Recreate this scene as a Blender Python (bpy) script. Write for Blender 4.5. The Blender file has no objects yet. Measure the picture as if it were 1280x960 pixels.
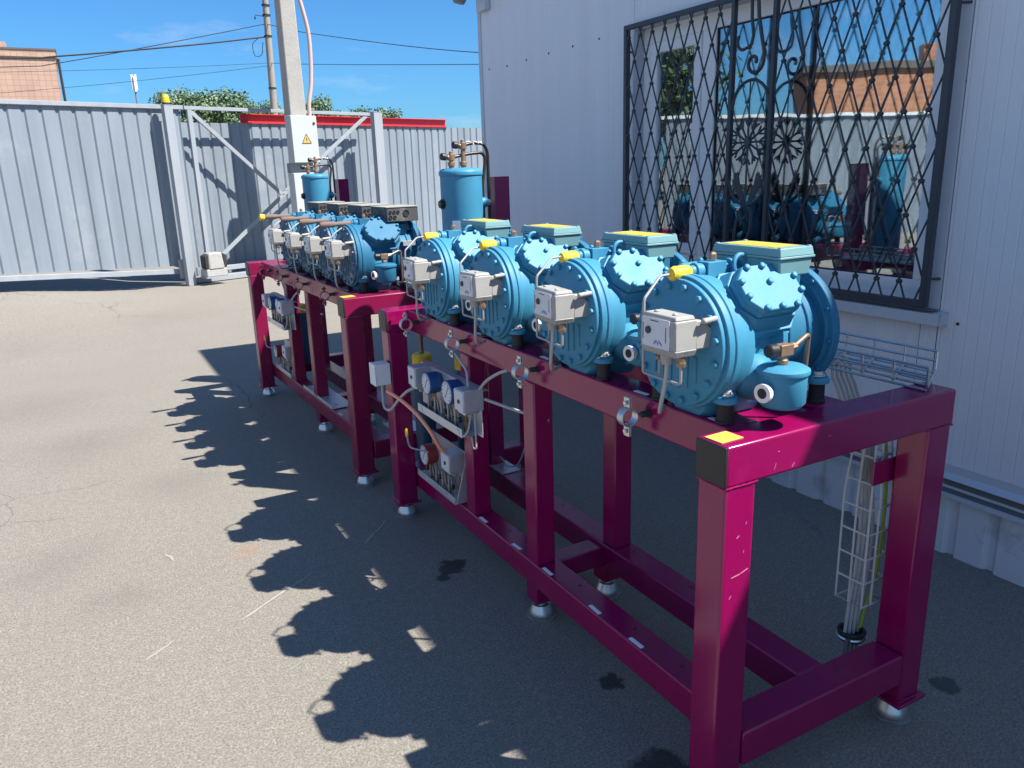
import bpy, bmesh, math, random
from mathutils import Vector as V, Matrix
random.seed(7)
R = math.radians
sc = bpy.context.scene
COL = sc.collection

# ------------------------------------------------------------------ materials
def mat(name, col, rough=.5, metal=0., var=.0, vscale=6., bump=0., bscale=60., spec=.5, dirt=None, dscale=3., damt=.5, coat=0.):
    m = bpy.data.materials.new(name); m.use_nodes = True
    nt = m.node_tree; b = nt.nodes['Principled BSDF']
    b.inputs['Base Color'].default_value = (*col, 1)
    b.inputs['Roughness'].default_value = rough
    b.inputs['Metallic'].default_value = metal
    b.inputs['Specular IOR Level'].default_value = spec
    if coat:
        b.inputs['Coat Weight'].default_value = coat; b.inputs['Coat Roughness'].default_value = .08
    tc = nt.nodes.new('ShaderNodeTexCoord')
    last = None
    if var > 0:
        n = nt.nodes.new('ShaderNodeTexNoise'); n.inputs['Scale'].default_value = vscale
        n.inputs['Detail'].default_value = 6; n.inputs['Roughness'].default_value = .65
        nt.links.new(tc.outputs['Object'], n.inputs['Vector'])
        mx = nt.nodes.new('ShaderNodeMix'); mx.data_type = 'RGBA'
        nt.links.new(n.outputs['Fac'], mx.inputs['Factor'])
        mx.inputs['A'].default_value = (*[c * (1 - var) for c in col], 1)
        mx.inputs['B'].default_value = (*[min(1, c * (1 + var)) for c in col], 1)
        last = mx.outputs['Result']
        rr = nt.nodes.new('ShaderNodeMapRange')
        rr.inputs['To Min'].default_value = max(.02, rough * .75); rr.inputs['To Max'].default_value = min(1, rough * 1.3)
        nt.links.new(n.outputs['Fac'], rr.inputs['Value']); nt.links.new(rr.outputs['Result'], b.inputs['Roughness'])
    if dirt is not None:
        n2 = nt.nodes.new('ShaderNodeTexNoise'); n2.inputs['Scale'].default_value = dscale
        n2.inputs['Detail'].default_value = 8; n2.inputs['Roughness'].default_value = .7
        nt.links.new(tc.outputs['Object'], n2.inputs['Vector'])
        rp = nt.nodes.new('ShaderNodeMapRange'); rp.inputs['From Min'].default_value = .56; rp.inputs['From Max'].default_value = .66
        rp.inputs['To Max'].default_value = damt
        nt.links.new(n2.outputs['Fac'], rp.inputs['Value'])
        m2 = nt.nodes.new('ShaderNodeMix'); m2.data_type = 'RGBA'
        nt.links.new(rp.outputs['Result'], m2.inputs['Factor'])
        if last: nt.links.new(last, m2.inputs['A'])
        else: m2.inputs['A'].default_value = (*col, 1)
        m2.inputs['B'].default_value = (*dirt, 1)
        last = m2.outputs['Result']
    if last: nt.links.new(last, b.inputs['Base Color'])
    if bump > 0:
        n3 = nt.nodes.new('ShaderNodeTexNoise'); n3.inputs['Scale'].default_value = bscale; n3.inputs['Detail'].default_value = 5
        nt.links.new(tc.outputs['Object'], n3.inputs['Vector'])
        bp = nt.nodes.new('ShaderNodeBump'); bp.inputs['Strength'].default_value = bump; bp.inputs['Distance'].default_value = .01
        nt.links.new(n3.outputs['Fac'], bp.inputs['Height']); nt.links.new(bp.outputs['Normal'], b.inputs['Normal'])
    return m

MAROON = (.240, .002, .071)
X = {}
X['maroon'] = mat('maroon_enamel', MAROON, .17, var=.08, vscale=5, bump=.006, bscale=60, spec=.62, dirt=(.33, .012, .10), dscale=9, damt=.25)
X['scratch'] = mat('rubbed_paint', (.55, .22, .32), .6)
X['maroon2'] = mat('maroon_enamel_weathered', (.20, .008, .052), .28, var=.2, vscale=4, bump=.01, bscale=90, dirt=(.30, .14, .15), dscale=7, damt=.35)
X['blue'] = mat('compressor_blue_paint', (.042, .225, .365), .52, var=.18, vscale=9, bump=.03, bscale=110, spec=.40, dirt=(.045, .15, .22), dscale=8, damt=.5)
X['blue2'] = mat('compressor_blue_paint_deep', (.024, .145, .258), .55, var=.14, vscale=9, bump=.03, bscale=110, spec=.28)
X['worn'] = mat('flaking_blue_paint', (.025, .10, .18), .65, var=.35, vscale=18, bump=.12, bscale=60, dirt=(.26, .31, .36), dscale=24, damt=.9)
[n for n in X['worn'].node_tree.nodes if n.type == 'MAP_RANGE'][1].inputs['From Min'].default_value = .47
X['navy'] = mat('dark_blue_vessel_paint', (.012, .06, .12), .45, var=.2, vscale=8)
X['teal'] = mat('teal_box_plastic', (.16, .32, .34), .45, var=.06, vscale=8, bump=.03)
X['yellow'] = mat('yellow_label', (.52, .345, .06), .65, var=.25, vscale=25)
X['cornerlabel'] = mat('pale_yellow_label', (.56, .47, .09), .55, var=.08, vscale=25)
X['tape'] = mat('yellow_tape', (.80, .55, .03), .45, var=.25, vscale=60, bump=.5, bscale=90)
X['blackcap'] = mat('black_plastic', (.018, .018, .020), .45, var=.2, vscale=10)
X['rubber'] = mat('black_rubber', (.02, .02, .022), .7)
X['darkbox'] = mat('charcoal_terminal_box', (.06, .065, .07), .7, var=.3, vscale=14, dirt=(.22, .22, .21), dscale=9, damt=.5)
X['lidgrey'] = mat('faded_box_lid', (.30, .30, .27), .8, var=.2, vscale=20)
X['switch'] = mat('offwhite_switch_casing', (.33, .325, .31), .5, var=.10, vscale=18, dirt=(.20, .18, .15), dscale=25, damt=.5)
X['plate'] = mat('white_dial_plate', (.60, .62, .65), .4, var=.04, vscale=20)
X['ink'] = mat('dark_print', (.04, .04, .05), .5)
X['inkblue'] = mat('blue_print', (.10, .16, .50), .5)
X['steel'] = mat('zinc_steel', (.62, .63, .64), .32, metal=.9, var=.15, vscale=30)
X['flange'] = mat('dull_foot_plate', (.26, .265, .27), .6, metal=.3, var=.2)
X['bolt'] = mat('dull_zinc_bolt', (.55, .55, .53), .5, metal=.2, var=.1)
X['zinc'] = mat('galvanised_bracket', (.58, .60, .62), .38, metal=.55, var=.15, vscale=18)
X['tubegrey'] = mat('grey_capillary_tube', (.36, .35, .335), .4, metal=.3)
X['cable'] = mat('grey_cable_sheath', (.42, .41, .39), .6)
X['brass'] = mat('tarnished_brass', (.30, .20, .13), .48, metal=.55, var=.4, vscale=40)
X['copper'] = mat('dull_copper_pipe', (.26, .18, .14), .45, metal=.6, var=.3, vscale=20)
X['darkpipe'] = mat('dark_bronze_pipe', (.05, .04, .035), .4, metal=.5)
X['insul'] = mat('grey_pipe_insulation', (.17, .125, .105), .8, var=.3, vscale=30)
X['gblue'] = mat('blue_gauge_case', (.01, .09, .26), .4)
X['gred'] = mat('red_gauge_case', (.28, .03, .03), .45)
X['orange'] = mat('orange_cable', (.95, .36, .22), .5)
X['greencable'] = mat('green_yellow_cable', (.30, .42, .04), .5)
X['white'] = mat('white_plastic', (.75, .76, .76), .45, var=.05, vscale=12)
X['label'] = mat('white_paper_label', (.78, .80, .84), .6)
X['fence'] = mat('grey_fence_sheet', (.215, .25, .29), .45, metal=.0, var=.06, vscale=2, bump=.02, bscale=8, dirt=(.33, .34, .36), dscale=1.3, damt=.35)
X['gatesteel'] = mat('grey_gate_steel', (.29, .315, .345), .5, var=.07, vscale=4)
X['red'] = mat('red_painted_channel', (.50, .02, .035), .5, var=.1, vscale=3)
X['concrete'] = mat('concrete', (.34, .325, .295), .9, var=.22, vscale=7, bump=.35, bscale=40, dirt=(.25, .24, .22), dscale=5, damt=.4)
X['timber'] = mat('weathered_pole', (.27, .24, .21), .9, var=.25, vscale=6)
X['cabinet'] = mat('white_cabinet_paint', (.43, .445, .445), .4, var=.04, vscale=4)
X['grille'] = mat('black_wrought_iron', (.038, .045, .058), .45, var=.2, vscale=20, bump=.05)
X['pvc'] = mat('white_window_frame', (.92, .93, .94), .4, var=.03, vscale=5)
X['flash'] = mat('pale_metal_flashing', (.50, .53, .58), .4, var=.06, vscale=4)
X['dirtyflash'] = mat('dusty_flashing', (.15, .15, .15), .7, var=.25, vscale=10)
X['pinkpipe'] = mat('pinkish_conduit', (.50, .36, .33), .55, var=.06, vscale=9)
X['wire'] = mat('black_wire', (.02, .02, .022), .6)
X['beacon'] = mat('yellow_beacon_plastic', (.62, .44, .01), .25, spec=.6)
X['lampgrey'] = mat('grey_lamp_body', (.18, .20, .22), .5)
X['bark'] = mat('bark', (.10, .075, .05), .9, var=.3)
X['plaster'] = mat('pale_plaster', (.55, .53, .5), .8, var=.1)
X['roofing'] = mat('dark_roofing', (.12, .10, .09), .8, var=.2)
X['aerial'] = mat('aerial_white', (.6, .62, .65), .5)

def wallmat():
    m = mat('pale_sandwich_panel', (.70, .725, .76), .38, var=.03, vscale=1.2)
    nt = m.node_tree; b = nt.nodes['Principled BSDF']
    tc = nt.nodes.new('ShaderNodeTexCoord'); sx = nt.nodes.new('ShaderNodeSeparateXYZ')
    nt.links.new(tc.outputs['Object'], sx.inputs[0])
    mu = nt.nodes.new('ShaderNodeMath'); mu.operation = 'MULTIPLY'; mu.inputs[1].default_value = 2 * math.pi / .052
    nt.links.new(sx.outputs['Y'], mu.inputs[0])
    si = nt.nodes.new('ShaderNodeMath'); si.operation = 'SINE'; nt.links.new(mu.outputs[0], si.inputs[0])
    mr = nt.nodes.new('ShaderNodeMapRange'); mr.inputs['From Min'].default_value = .86; mr.inputs['From Max'].default_value = 1
    nt.links.new(si.outputs[0], mr.inputs['Value'])
    bp = nt.nodes.new('ShaderNodeBump'); bp.inputs['Strength'].default_value = .35; bp.inputs['Distance'].default_value = .004
    bp.invert = True
    nt.links.new(mr.outputs['Result'], bp.inputs['Height']); nt.links.new(bp.outputs['Normal'], b.inputs['Normal'])
    return m
def streaks(m, amt, sc_):
    nt = m.node_tree; b = nt.nodes['Principled BSDF']; l = b.inputs['Base Color'].links[0]; src = l.from_socket
    tc = nt.nodes.new('ShaderNodeTexCoord'); mp = nt.nodes.new('ShaderNodeMapping'); mp.inputs['Scale'].default_value = (sc_, sc_, sc_ * .05); nt.links.new(tc.outputs['Object'], mp.inputs['Vector'])
    n = nt.nodes.new('ShaderNodeTexNoise'); n.inputs['Scale'].default_value = 1; n.inputs['Detail'].default_value = 5; nt.links.new(mp.outputs[0], n.inputs['Vector'])
    r = nt.nodes.new('ShaderNodeMapRange'); r.inputs['From Min'].default_value = .35; r.inputs['From Max'].default_value = .7; r.inputs['To Min'].default_value = 1 + amt * .3; r.inputs['To Max'].default_value = 1 - amt; nt.links.new(n.outputs['Fac'], r.inputs['Value'])
    x = nt.nodes.new('ShaderNodeMix'); x.data_type = 'RGBA'; x.blend_type = 'MULTIPLY'; x.inputs['Factor'].default_value = 1
    nt.links.new(src, x.inputs['A']); nt.links.new(r.outputs['Result'], x.inputs['B']); nt.links.new(x.outputs['Result'], b.inputs['Base Color'])
X['wall'] = wallmat(); streaks(X['wall'], .045, 7); streaks(X['fence'], .16, 5); streaks(X['gatesteel'], .10, 6)

X['skirt'] = mat('dusty_skirt_sheet', (.60, .625, .66), .45, var=.08, vscale=3, dirt=(.34, .33, .31), dscale=4, damt=.55)
def tilemat(name, c1, c2, mortar, sx_, sy_):
    m = bpy.data.materials.new(name); m.use_nodes = True; nt = m.node_tree; b = nt.nodes['Principled BSDF']
    b.inputs['Roughness'].default_value = .8
    tc = nt.nodes.new('ShaderNodeTexCoord'); s = nt.nodes.new('ShaderNodeSeparateXYZ'); c = nt.nodes.new('ShaderNodeCombineXYZ')
    nt.links.new(tc.outputs['Object'], s.inputs[0])
    ad = nt.nodes.new('ShaderNodeMath'); ad.operation = 'ADD'
    nt.links.new(s.outputs['X'], ad.inputs[0]); nt.links.new(s.outputs['Y'], ad.inputs[1])
    nt.links.new(ad.outputs[0], c.inputs['X']); nt.links.new(s.outputs['Z'], c.inputs['Y'])
    br = nt.nodes.new('ShaderNodeTexBrick'); br.inputs['Scale'].default_value = 1
    br.inputs['Brick Width'].default_value = sx_; br.inputs['Row Height'].default_value = sy_; br.inputs['Mortar Size'].default_value = .018
    br.offset = .5 if 'brick' in name else 0.
    br.inputs['Color1'].default_value = (*c1, 1); br.inputs['Color2'].default_value = (*c2, 1); br.inputs['Mortar'].default_value = (*mortar, 1)
    nt.links.new(c.outputs[0], br.inputs['Vector'])
    n = nt.nodes.new('ShaderNodeTexNoise'); n.inputs['Scale'].default_value = .8; n.inputs['Detail'].default_value = 6
    nt.links.new(tc.outputs['Object'], n.inputs['Vector'])
    mx = nt.nodes.new('ShaderNodeMix'); mx.data_type = 'RGBA'; mx.blend_type = 'MULTIPLY'; mx.inputs['Factor'].default_value = .6
    mr = nt.nodes.new('ShaderNodeMapRange'); mr.inputs['To Min'].default_value = .6; mr.inputs['To Max'].default_value = 1.3
    nt.links.new(n.outputs['Fac'], mr.inputs['Value'])
    nt.links.new(br.outputs['Color'], mx.inputs['A']); nt.links.new(mr.outputs['Result'], mx.inputs['B'])
    nt.links.new(mx.outputs['Result'], b.inputs['Base Color'])
    return m
X['tiles'] = tilemat('orange_facade_tiles', (.48, .31, .235), (.44, .28, .21), (.36, .235, .185), .27, .25)
X['bricks'] = tilemat('orange_brick', (.48, .20, .10), (.38, .15, .08), (.35, .25, .19), .6, .22)

def groundmat():
    m = bpy.data.materials.new('worn_asphalt'); m.use_nodes = True; nt = m.node_tree; b = nt.nodes['Principled BSDF']
    L = nt.links.new
    tc = nt.nodes.new('ShaderNodeTexCoord')
    def noise(scale, det=6, rough=.6):
        n = nt.nodes.new('ShaderNodeTexNoise'); n.inputs['Scale'].default_value = scale; n.inputs['Detail'].default_value = det
        n.inputs['Roughness'].default_value = rough; L(tc.outputs['Object'], n.inputs['Vector']); return n
    def rng(src, a, b_, c, d):
        r = nt.nodes.new('ShaderNodeMapRange'); r.inputs['From Min'].default_value = a; r.inputs['From Max'].default_value = b_
        r.inputs['To Min'].default_value = c; r.inputs['To Max'].default_value = d; L(src, r.inputs['Value']); return r.outputs['Result']
    def mix(f, a, b_, mode='MIX'):
        x = nt.nodes.new('ShaderNodeMix'); x.data_type = 'RGBA'; x.blend_type = mode
        if isinstance(f, float): x.inputs['Factor'].default_value = f
        else: L(f, x.inputs['Factor'])
        for k, v in (('A', a), ('B', b_)):
            if isinstance(v, tuple): x.inputs[k].default_value = (*v, 1)
            else: L(v, x.inputs[k])
        return x.outputs['Result']
    big = noise(.35, 5); mid = noise(1.7, 7, .65); fine = noise(120, 3, .75); tiny = noise(300, 2, .6)
    c = mix(rng(big.outputs['Fac'], .35, .65, 0, 1), (.212, .193, .164), (.260, .238, .203))
    c = mix(rng(mid.outputs['Fac'], .42, .70, 0, .55), c, (.175, .162, .143))
    c = mix(rng(fine.outputs['Fac'], .32, .68, 0, 1), mix(.70, c, (.085, .077, .066)), mix(.62, c, (.44, .40, .34)))
    grit = noise(28, 5, .75)
    c = mix(rng(grit.outputs['Fac'], .40, .66, 0, .5), c, (.16, .148, .128))
    # pale stone chips and dark chips
    vo = nt.nodes.new('ShaderNodeTexVoronoi'); vo.inputs['Scale'].default_value = 85; L(tc.outputs['Object'], vo.inputs['Vector'])
    sepc = nt.nodes.new('ShaderNodeSeparateColor'); L(vo.outputs['Color'], sepc.inputs[0])
    chip = nt.nodes.new('ShaderNodeMath'); chip.operation = 'MULTIPLY'
    L(rng(vo.outputs['Distance'], .18, .30, 1, 0), chip.inputs[0]); L(rng(sepc.outputs[0], .86, .95, 0, .55), chip.inputs[1])
    c = mix(chip.outputs[0], c, (.42, .40, .37))
    chip2 = nt.nodes.new('ShaderNodeMath'); chip2.operation = 'MULTIPLY'
    L(rng(vo.outputs['Distance'], .2, .34, 1, 0), chip2.inputs[0]); L(rng(sepc.outputs[1], .88, .95, 0, .5), chip2.inputs[1])
    c = mix(chip2.outputs[0], c, (.07, .066, .06))
    wn = noise(1.1, 5, .6); wv = nt.nodes.new('ShaderNodeVectorMath'); wv.operation = 'SCALE'; wv.inputs['Scale'].default_value = .5; L(wn.outputs['Color'], wv.inputs[0])
    wa = nt.nodes.new('ShaderNodeVectorMath'); wa.operation = 'ADD'; L(tc.outputs['Object'], wa.inputs[0]); L(wv.outputs[0], wa.inputs[1])
    ve = nt.nodes.new('ShaderNodeTexVoronoi'); ve.feature = 'DISTANCE_TO_EDGE'; ve.inputs['Scale'].default_value = .42; L(wa.outputs[0], ve.inputs['Vector'])
    cm = nt.nodes.new('ShaderNodeMath'); cm.operation = 'MULTIPLY'; L(rng(ve.outputs['Distance'], .0, .0035, .75, 0), cm.inputs[0]); L(rng(big.outputs['Fac'], .48, .58, 0, 1), cm.inputs[1])
    c = mix(cm.outputs[0], c, (.06, .056, .05))
    # stains with their own outlines
    def stain(c, x, y, r, col, amt, soft=.35):
        w = noise(3.0 / r * .35, 4)
        sub = nt.nodes.new('ShaderNodeVectorMath'); sub.operation = 'DISTANCE'
        wv = nt.nodes.new('ShaderNodeMix'); wv.data_type = 'VECTOR'; wv.inputs['Factor'].default_value = .0
        L(tc.outputs['Object'], sub.inputs[0]); sub.inputs[1].default_value = (x, y, 0)
        a = nt.nodes.new('ShaderNodeMath'); a.operation = 'MULTIPLY_ADD'; a.inputs[1].default_value = r * 1.6; L(w.outputs['Fac'], a.inputs[0]); 
        s2 = nt.nodes.new('ShaderNodeMath'); s2.operation = 'SUBTRACT'; L(sub.outputs['Value'], s2.inputs[0]); s2.inputs[1].default_value = r * .8
        L(s2.outputs[0], a.inputs[2])
        f = rng(a.outputs[0], r * (1 - soft), r, amt, 0)
        return mix(f, c, col)
    for (x, y, r, col, amt, soft) in STAINS: c = stain(c, x, y, r, col, amt, soft)
    L(c, b.inputs['Base Color']); b.inputs['Roughness'].default_value = .88; b.inputs['Specular IOR Level'].default_value = .35
    bp = nt.nodes.new('ShaderNodeBump'); bp.inputs['Strength'].default_value = .55; bp.inputs['Distance'].default_value = .006
    ad = nt.nodes.new('ShaderNodeMath'); ad.operation = 'ADD'; L(fine.outputs['Fac'], ad.inputs[0]); L(tiny.outputs['Fac'], ad.inputs[1])
    L(ad.outputs[0], bp.inputs['Height']); L(bp.outputs['Normal'], b.inputs['Normal'])
    return m

# ------------------------------------------------------------------ mesh helper
def frame_of(d):
    d = V(d).normalized(); a = V((0, 0, 1)) if abs(d.z) < .9 else V((1, 0, 0))
    u = d.cross(a).normalized(); return u, d.cross(u).normalized(), d
class M:
    def __init__(s): s.bm = bmesh.new()
    def box(s, c, d, rot=None):
        c = V(c); vs = []
        for x in (-.5, .5):
            for y in (-.5, .5):
                for z in (-.5, .5):
                    p = V((x * d[0], y * d[1], z * d[2]))
                    if rot is not None: p = rot @ p
                    vs.append(s.bm.verts.new(c + p))
        for f in ((0, 1, 3, 2), (4, 6, 7, 5), (0, 4, 5, 1), (2, 3, 7, 6), (0, 2, 6, 4), (1, 5, 7, 3)): s.bm.faces.new([vs[i] for i in f])
        return s
    def bx(s, x0, x1, y0, y1, z0, z1): return s.box(((x0 + x1) / 2, (y0 + y1) / 2, (z0 + z1) / 2), (x1 - x0, y1 - y0, z1 - z0))
    def lathe(s, o, d, prof, n=24, ph=0):
        o = V(o); u, w, d = frame_of(d); rings = []
        for (t, r) in prof:
            if r < 1e-6: rings.append([s.bm.verts.new(o + d * t)])
            else: rings.append([s.bm.verts.new(o + d * t + (u * math.cos(ph + 2 * math.pi * k / n) + w * math.sin(ph + 2 * math.pi * k / n)) * r) for k in range(n)])
        for a, b in zip(rings, rings[1:]):
            for k in range(n):
                k2 = (k + 1) % n
                if len(a) == 1 and len(b) == 1: continue
                if len(a) == 1: s.bm.faces.new((a[0], b[k], b[k2]))
                elif len(b) == 1: s.bm.faces.new((a[k], b[0], a[k2]))
                else: s.bm.faces.new((a[k], b[k], b[k2], a[k2]))
        for rg, f in ((rings[0], 1), (rings[-1], 0)):
            if len(rg) > 2: s.bm.faces.new(rg)
        return s
    def cyl(s, p0, p1, r, r1=None, n=16):
        p0 = V(p0); p1 = V(p1); return s.lathe(p0, p1 - p0, [(0, r), ((p1 - p0).length, r if r1 is None else r1)], n)
    def hexb(s, p, d, r=.009, h=.008):
        return s.lathe(p, d, [(0, r), (h * .8, r), (h, r * .8)], 6)
    def tube(s, pts, r, n=8, closed=False):
        pts = [V(p) for p in pts]; k = len(pts); rings = []; u = None
        for i, p in enumerate(pts):
            if closed: t = (pts[(i + 1) % k] - pts[i - 1]).normalized()
            else: t = (pts[min(i + 1, k - 1)] - pts[max(i - 1, 0)]).normalized()
            if u is None: u, _, _ = frame_of(t)
            u = (u - t * u.dot(t)).normalized(); w = t.cross(u)
            rr = r[i] if isinstance(r, (list, tuple)) else r
            rings.append([s.bm.verts.new(p + (u * math.cos(2 * math.pi * j / n) + w * math.sin(2 * math.pi * j / n)) * rr) for j in range(n)])
        seq = list(zip(rings, rings[1:])) + ([(rings[-1], rings[0])] if closed else [])
        for a, b in seq:
            for j in range(n): s.bm.faces.new((a[j], a[(j + 1) % n], b[(j + 1) % n], b[j]))
        if not closed: s.bm.faces.new(rings[0][::-1]); s.bm.faces.new(rings[-1])
        return s
    def prism(s, poly, o, ux, uy, th, taper=None, th0=0.):
        o = V(o); ux = V(ux); uy = V(uy); nn = ux.cross(uy).normalized()
        p2 = taper or poly
        a = [s.bm.verts.new(o + ux * x + uy * y + nn * th0) for x, y in poly]; b = [s.bm.verts.new(o + ux * x + uy * y + nn * (th0 + th)) for x, y in p2]
        s.bm.faces.new(a[::-1]); s.bm.faces.new(b); k = len(a)
        for i in range(k): s.bm.faces.new((a[i], a[(i + 1) % k], b[(i + 1) % k], b[i]))
        return s
    def build(s, name, m, parent=None, bevel=0., seg=2, ang=38, smooth=True, loc=None):
        bmesh.ops.recalc_face_normals(s.bm, faces=s.bm.faces)
        me = bpy.data.meshes.new(name); s.bm.to_mesh(me); s.bm.free()
        me.materials.append(X[m] if isinstance(m, str) else m)
        if smooth:
            me.polygons.foreach_set('use_smooth', [True] * len(me.polygons)); me.set_sharp_from_angle(angle=R(ang))
        o = bpy.data.objects.new(name, me); COL.objects.link(o)
        if parent is not None: o.parent = parent
        if loc: o.location = loc
        if bevel:
            bv = o.modifiers.new('bev', 'BEVEL'); bv.width = bevel; bv.segments = seg; bv.limit_method = 'ANGLE'; bv.angle_limit = R(40)
            bv.harden_normals = False
        return o
def tag(o, label, cat, group=None):
    o['label'] = label; o['category'] = cat
    if group: o['group'] = group
    return o
def setting(o): o['kind'] = 'structure'; return o
def thing(name, label, cat, loc=(0, 0, 0), rz=0., group=None):
    o = bpy.data.objects.new(name, None); COL.objects.link(o); o.location = loc; o.rotation_euler = (0, 0, rz); o.empty_display_size = .1
    return tag(o, label, cat, group)
def kids(o): return [c for c in list(bpy.data.objects) if c.parent == o]
def copy_tree(o, parent=None):
    c = o.copy(); COL.objects.link(c)
    if parent is not None: c.parent = parent
    for ch in kids(o): copy_tree(ch, c)
    return c
def fillet(pts, r=.03, n=5):
    pts = [V(p) for p in pts]; out = [pts[0]]
    for a, b, c in zip(pts, pts[1:], pts[2:]):
        d1 = (a - b); d2 = (c - b); rr = min(r, d1.length * .49, d2.length * .49)
        p = b + d1.normalized() * rr; q = b + d2.normalized() * rr
        for k in range(n + 1):
            t = k / n; out.append(p * (1 - t) ** 2 + b * 2 * t * (1 - t) + q * t * t)
    out.append(pts[-1]); return out
def curve(pts, n=8):
    pts = [V(p) for p in pts]; P = [pts[0] * 2 - pts[1]] + pts + [pts[-1] * 2 - pts[-2]]; out = []
    for i in range(1, len(P) - 2):
        for k in range(n):
            t = k / n; a, b, c, d = P[i - 1:i + 3]
            out.append(.5 * ((2 * b) + (c - a) * t + (2 * a - 5 * b + 4 * c - d) * t * t + (3 * b - a - 3 * c + d) * t ** 3))
    out.append(pts[-1]); return out
def octo(wx, wy, c): return [(-wx / 2 + c, -wy / 2), (wx / 2 - c, -wy / 2), (wx / 2, -wy / 2 + c), (wx / 2, wy / 2 - c), (wx / 2 - c, wy / 2), (-wx / 2 + c, wy / 2), (-wx / 2, wy / 2 - c), (-wx / 2, -wy / 2 + c)]

# ------------------------------------------------------------------ ground
STAINS = [(.02, 1.62, .07, (.035, .034, .035), .85, .3), (-.05, 1.55, .035, (.035, .034, .035), .8, .3), (.14, .62, .05, (.03, .03, .03), .85, .3), (.03, .22, .10, (.03, .03, .032), .8, .3),
          (1.05, .05, .05, (.04, .04, .04), .7, .3), (-.72, 2.25, .09, (.30, .17, .09), .35, .8), (-1.35, 4.4, .45, (.13, .115, .10), .30, .9), (-1.65, 5.6, .6, (.13, .115, .10), .26, .9),
          (-1.25, 2.1, .22, (.12, .108, .095), .26, .9), (-1.5, 2.6, .3, (.12, .108, .095), .26, .9), (-1.9, 8.2, .9, (.15, .14, .12), .26, .9), (-.4, 9.4, .8, (.16, .145, .125), .26, .9), (-.9, 3.3, .3, (.15, .14, .125), .4, .9)]
g = M(); 
def sstep(a, b, x):
    t = min(1, max(0, (x - a) / (b - a))); return t * t * (3 - 2 * t)
def gh(x, y): return .23 * sstep(7.0, 11.8, y) * sstep(.3, 2.6, -x + .35 * min(0, y - 12.4) * 0)
xs = [-260, -60, -30, -20] + [-14 + .5 * k for k in range(30)] + [1.5, 4, 8, 14, 40, 260]; ys = [-200, -20, -6, 0, 4] + [6.5 + .5 * k for k in range(12)] + [13, 16, 30, 60, 420]
gv = [[g.bm.verts.new((x, y, gh(x, y))) for x in xs] for y in ys]
for j in range(len(ys) - 1):
    for i in range(len(xs) - 1): g.bm.faces.new((gv[j][i], gv[j][i + 1], gv[j + 1][i + 1], gv[j + 1][i]))
setting(g.build('ground', groundmat(), ang=80))
X['chalk'] = mat('chalk_line', (.33, .31, .275), .9, var=.3, vscale=40)
for i, (a, b, w) in enumerate([((-.50, 1.90), (-.86, 1.66), .012), ((-.06, 2.22), (-.24, 2.02), .014), ((-1.09, 1.66), (-1.20, 1.58), .010), ((-1.02, 2.33), (-1.05, 2.43), .012)]):
    a = V((*a, .002)); b = V((*b, .002)); d = (b - a).normalized(); nn = V((-d.y, d.x, 0)); m_ = M(); 
    K = 7; ls = []
    for k in range(K + 1):
        p = a.lerp(b, k / K) + nn * random.uniform(-.004, .004); ww = w * random.uniform(.25, .6) * (0.2 if k in (0, K) else 1)
        ls.append((m_.bm.verts.new(p + nn * ww), m_.bm.verts.new(p - nn * ww)))
    for p, q in zip(ls, ls[1:]): m_.bm.faces.new((p[0], q[0], q[1], p[1]))
    setting(m_.build('ground_scratch', 'chalk', smooth=False))

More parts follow.
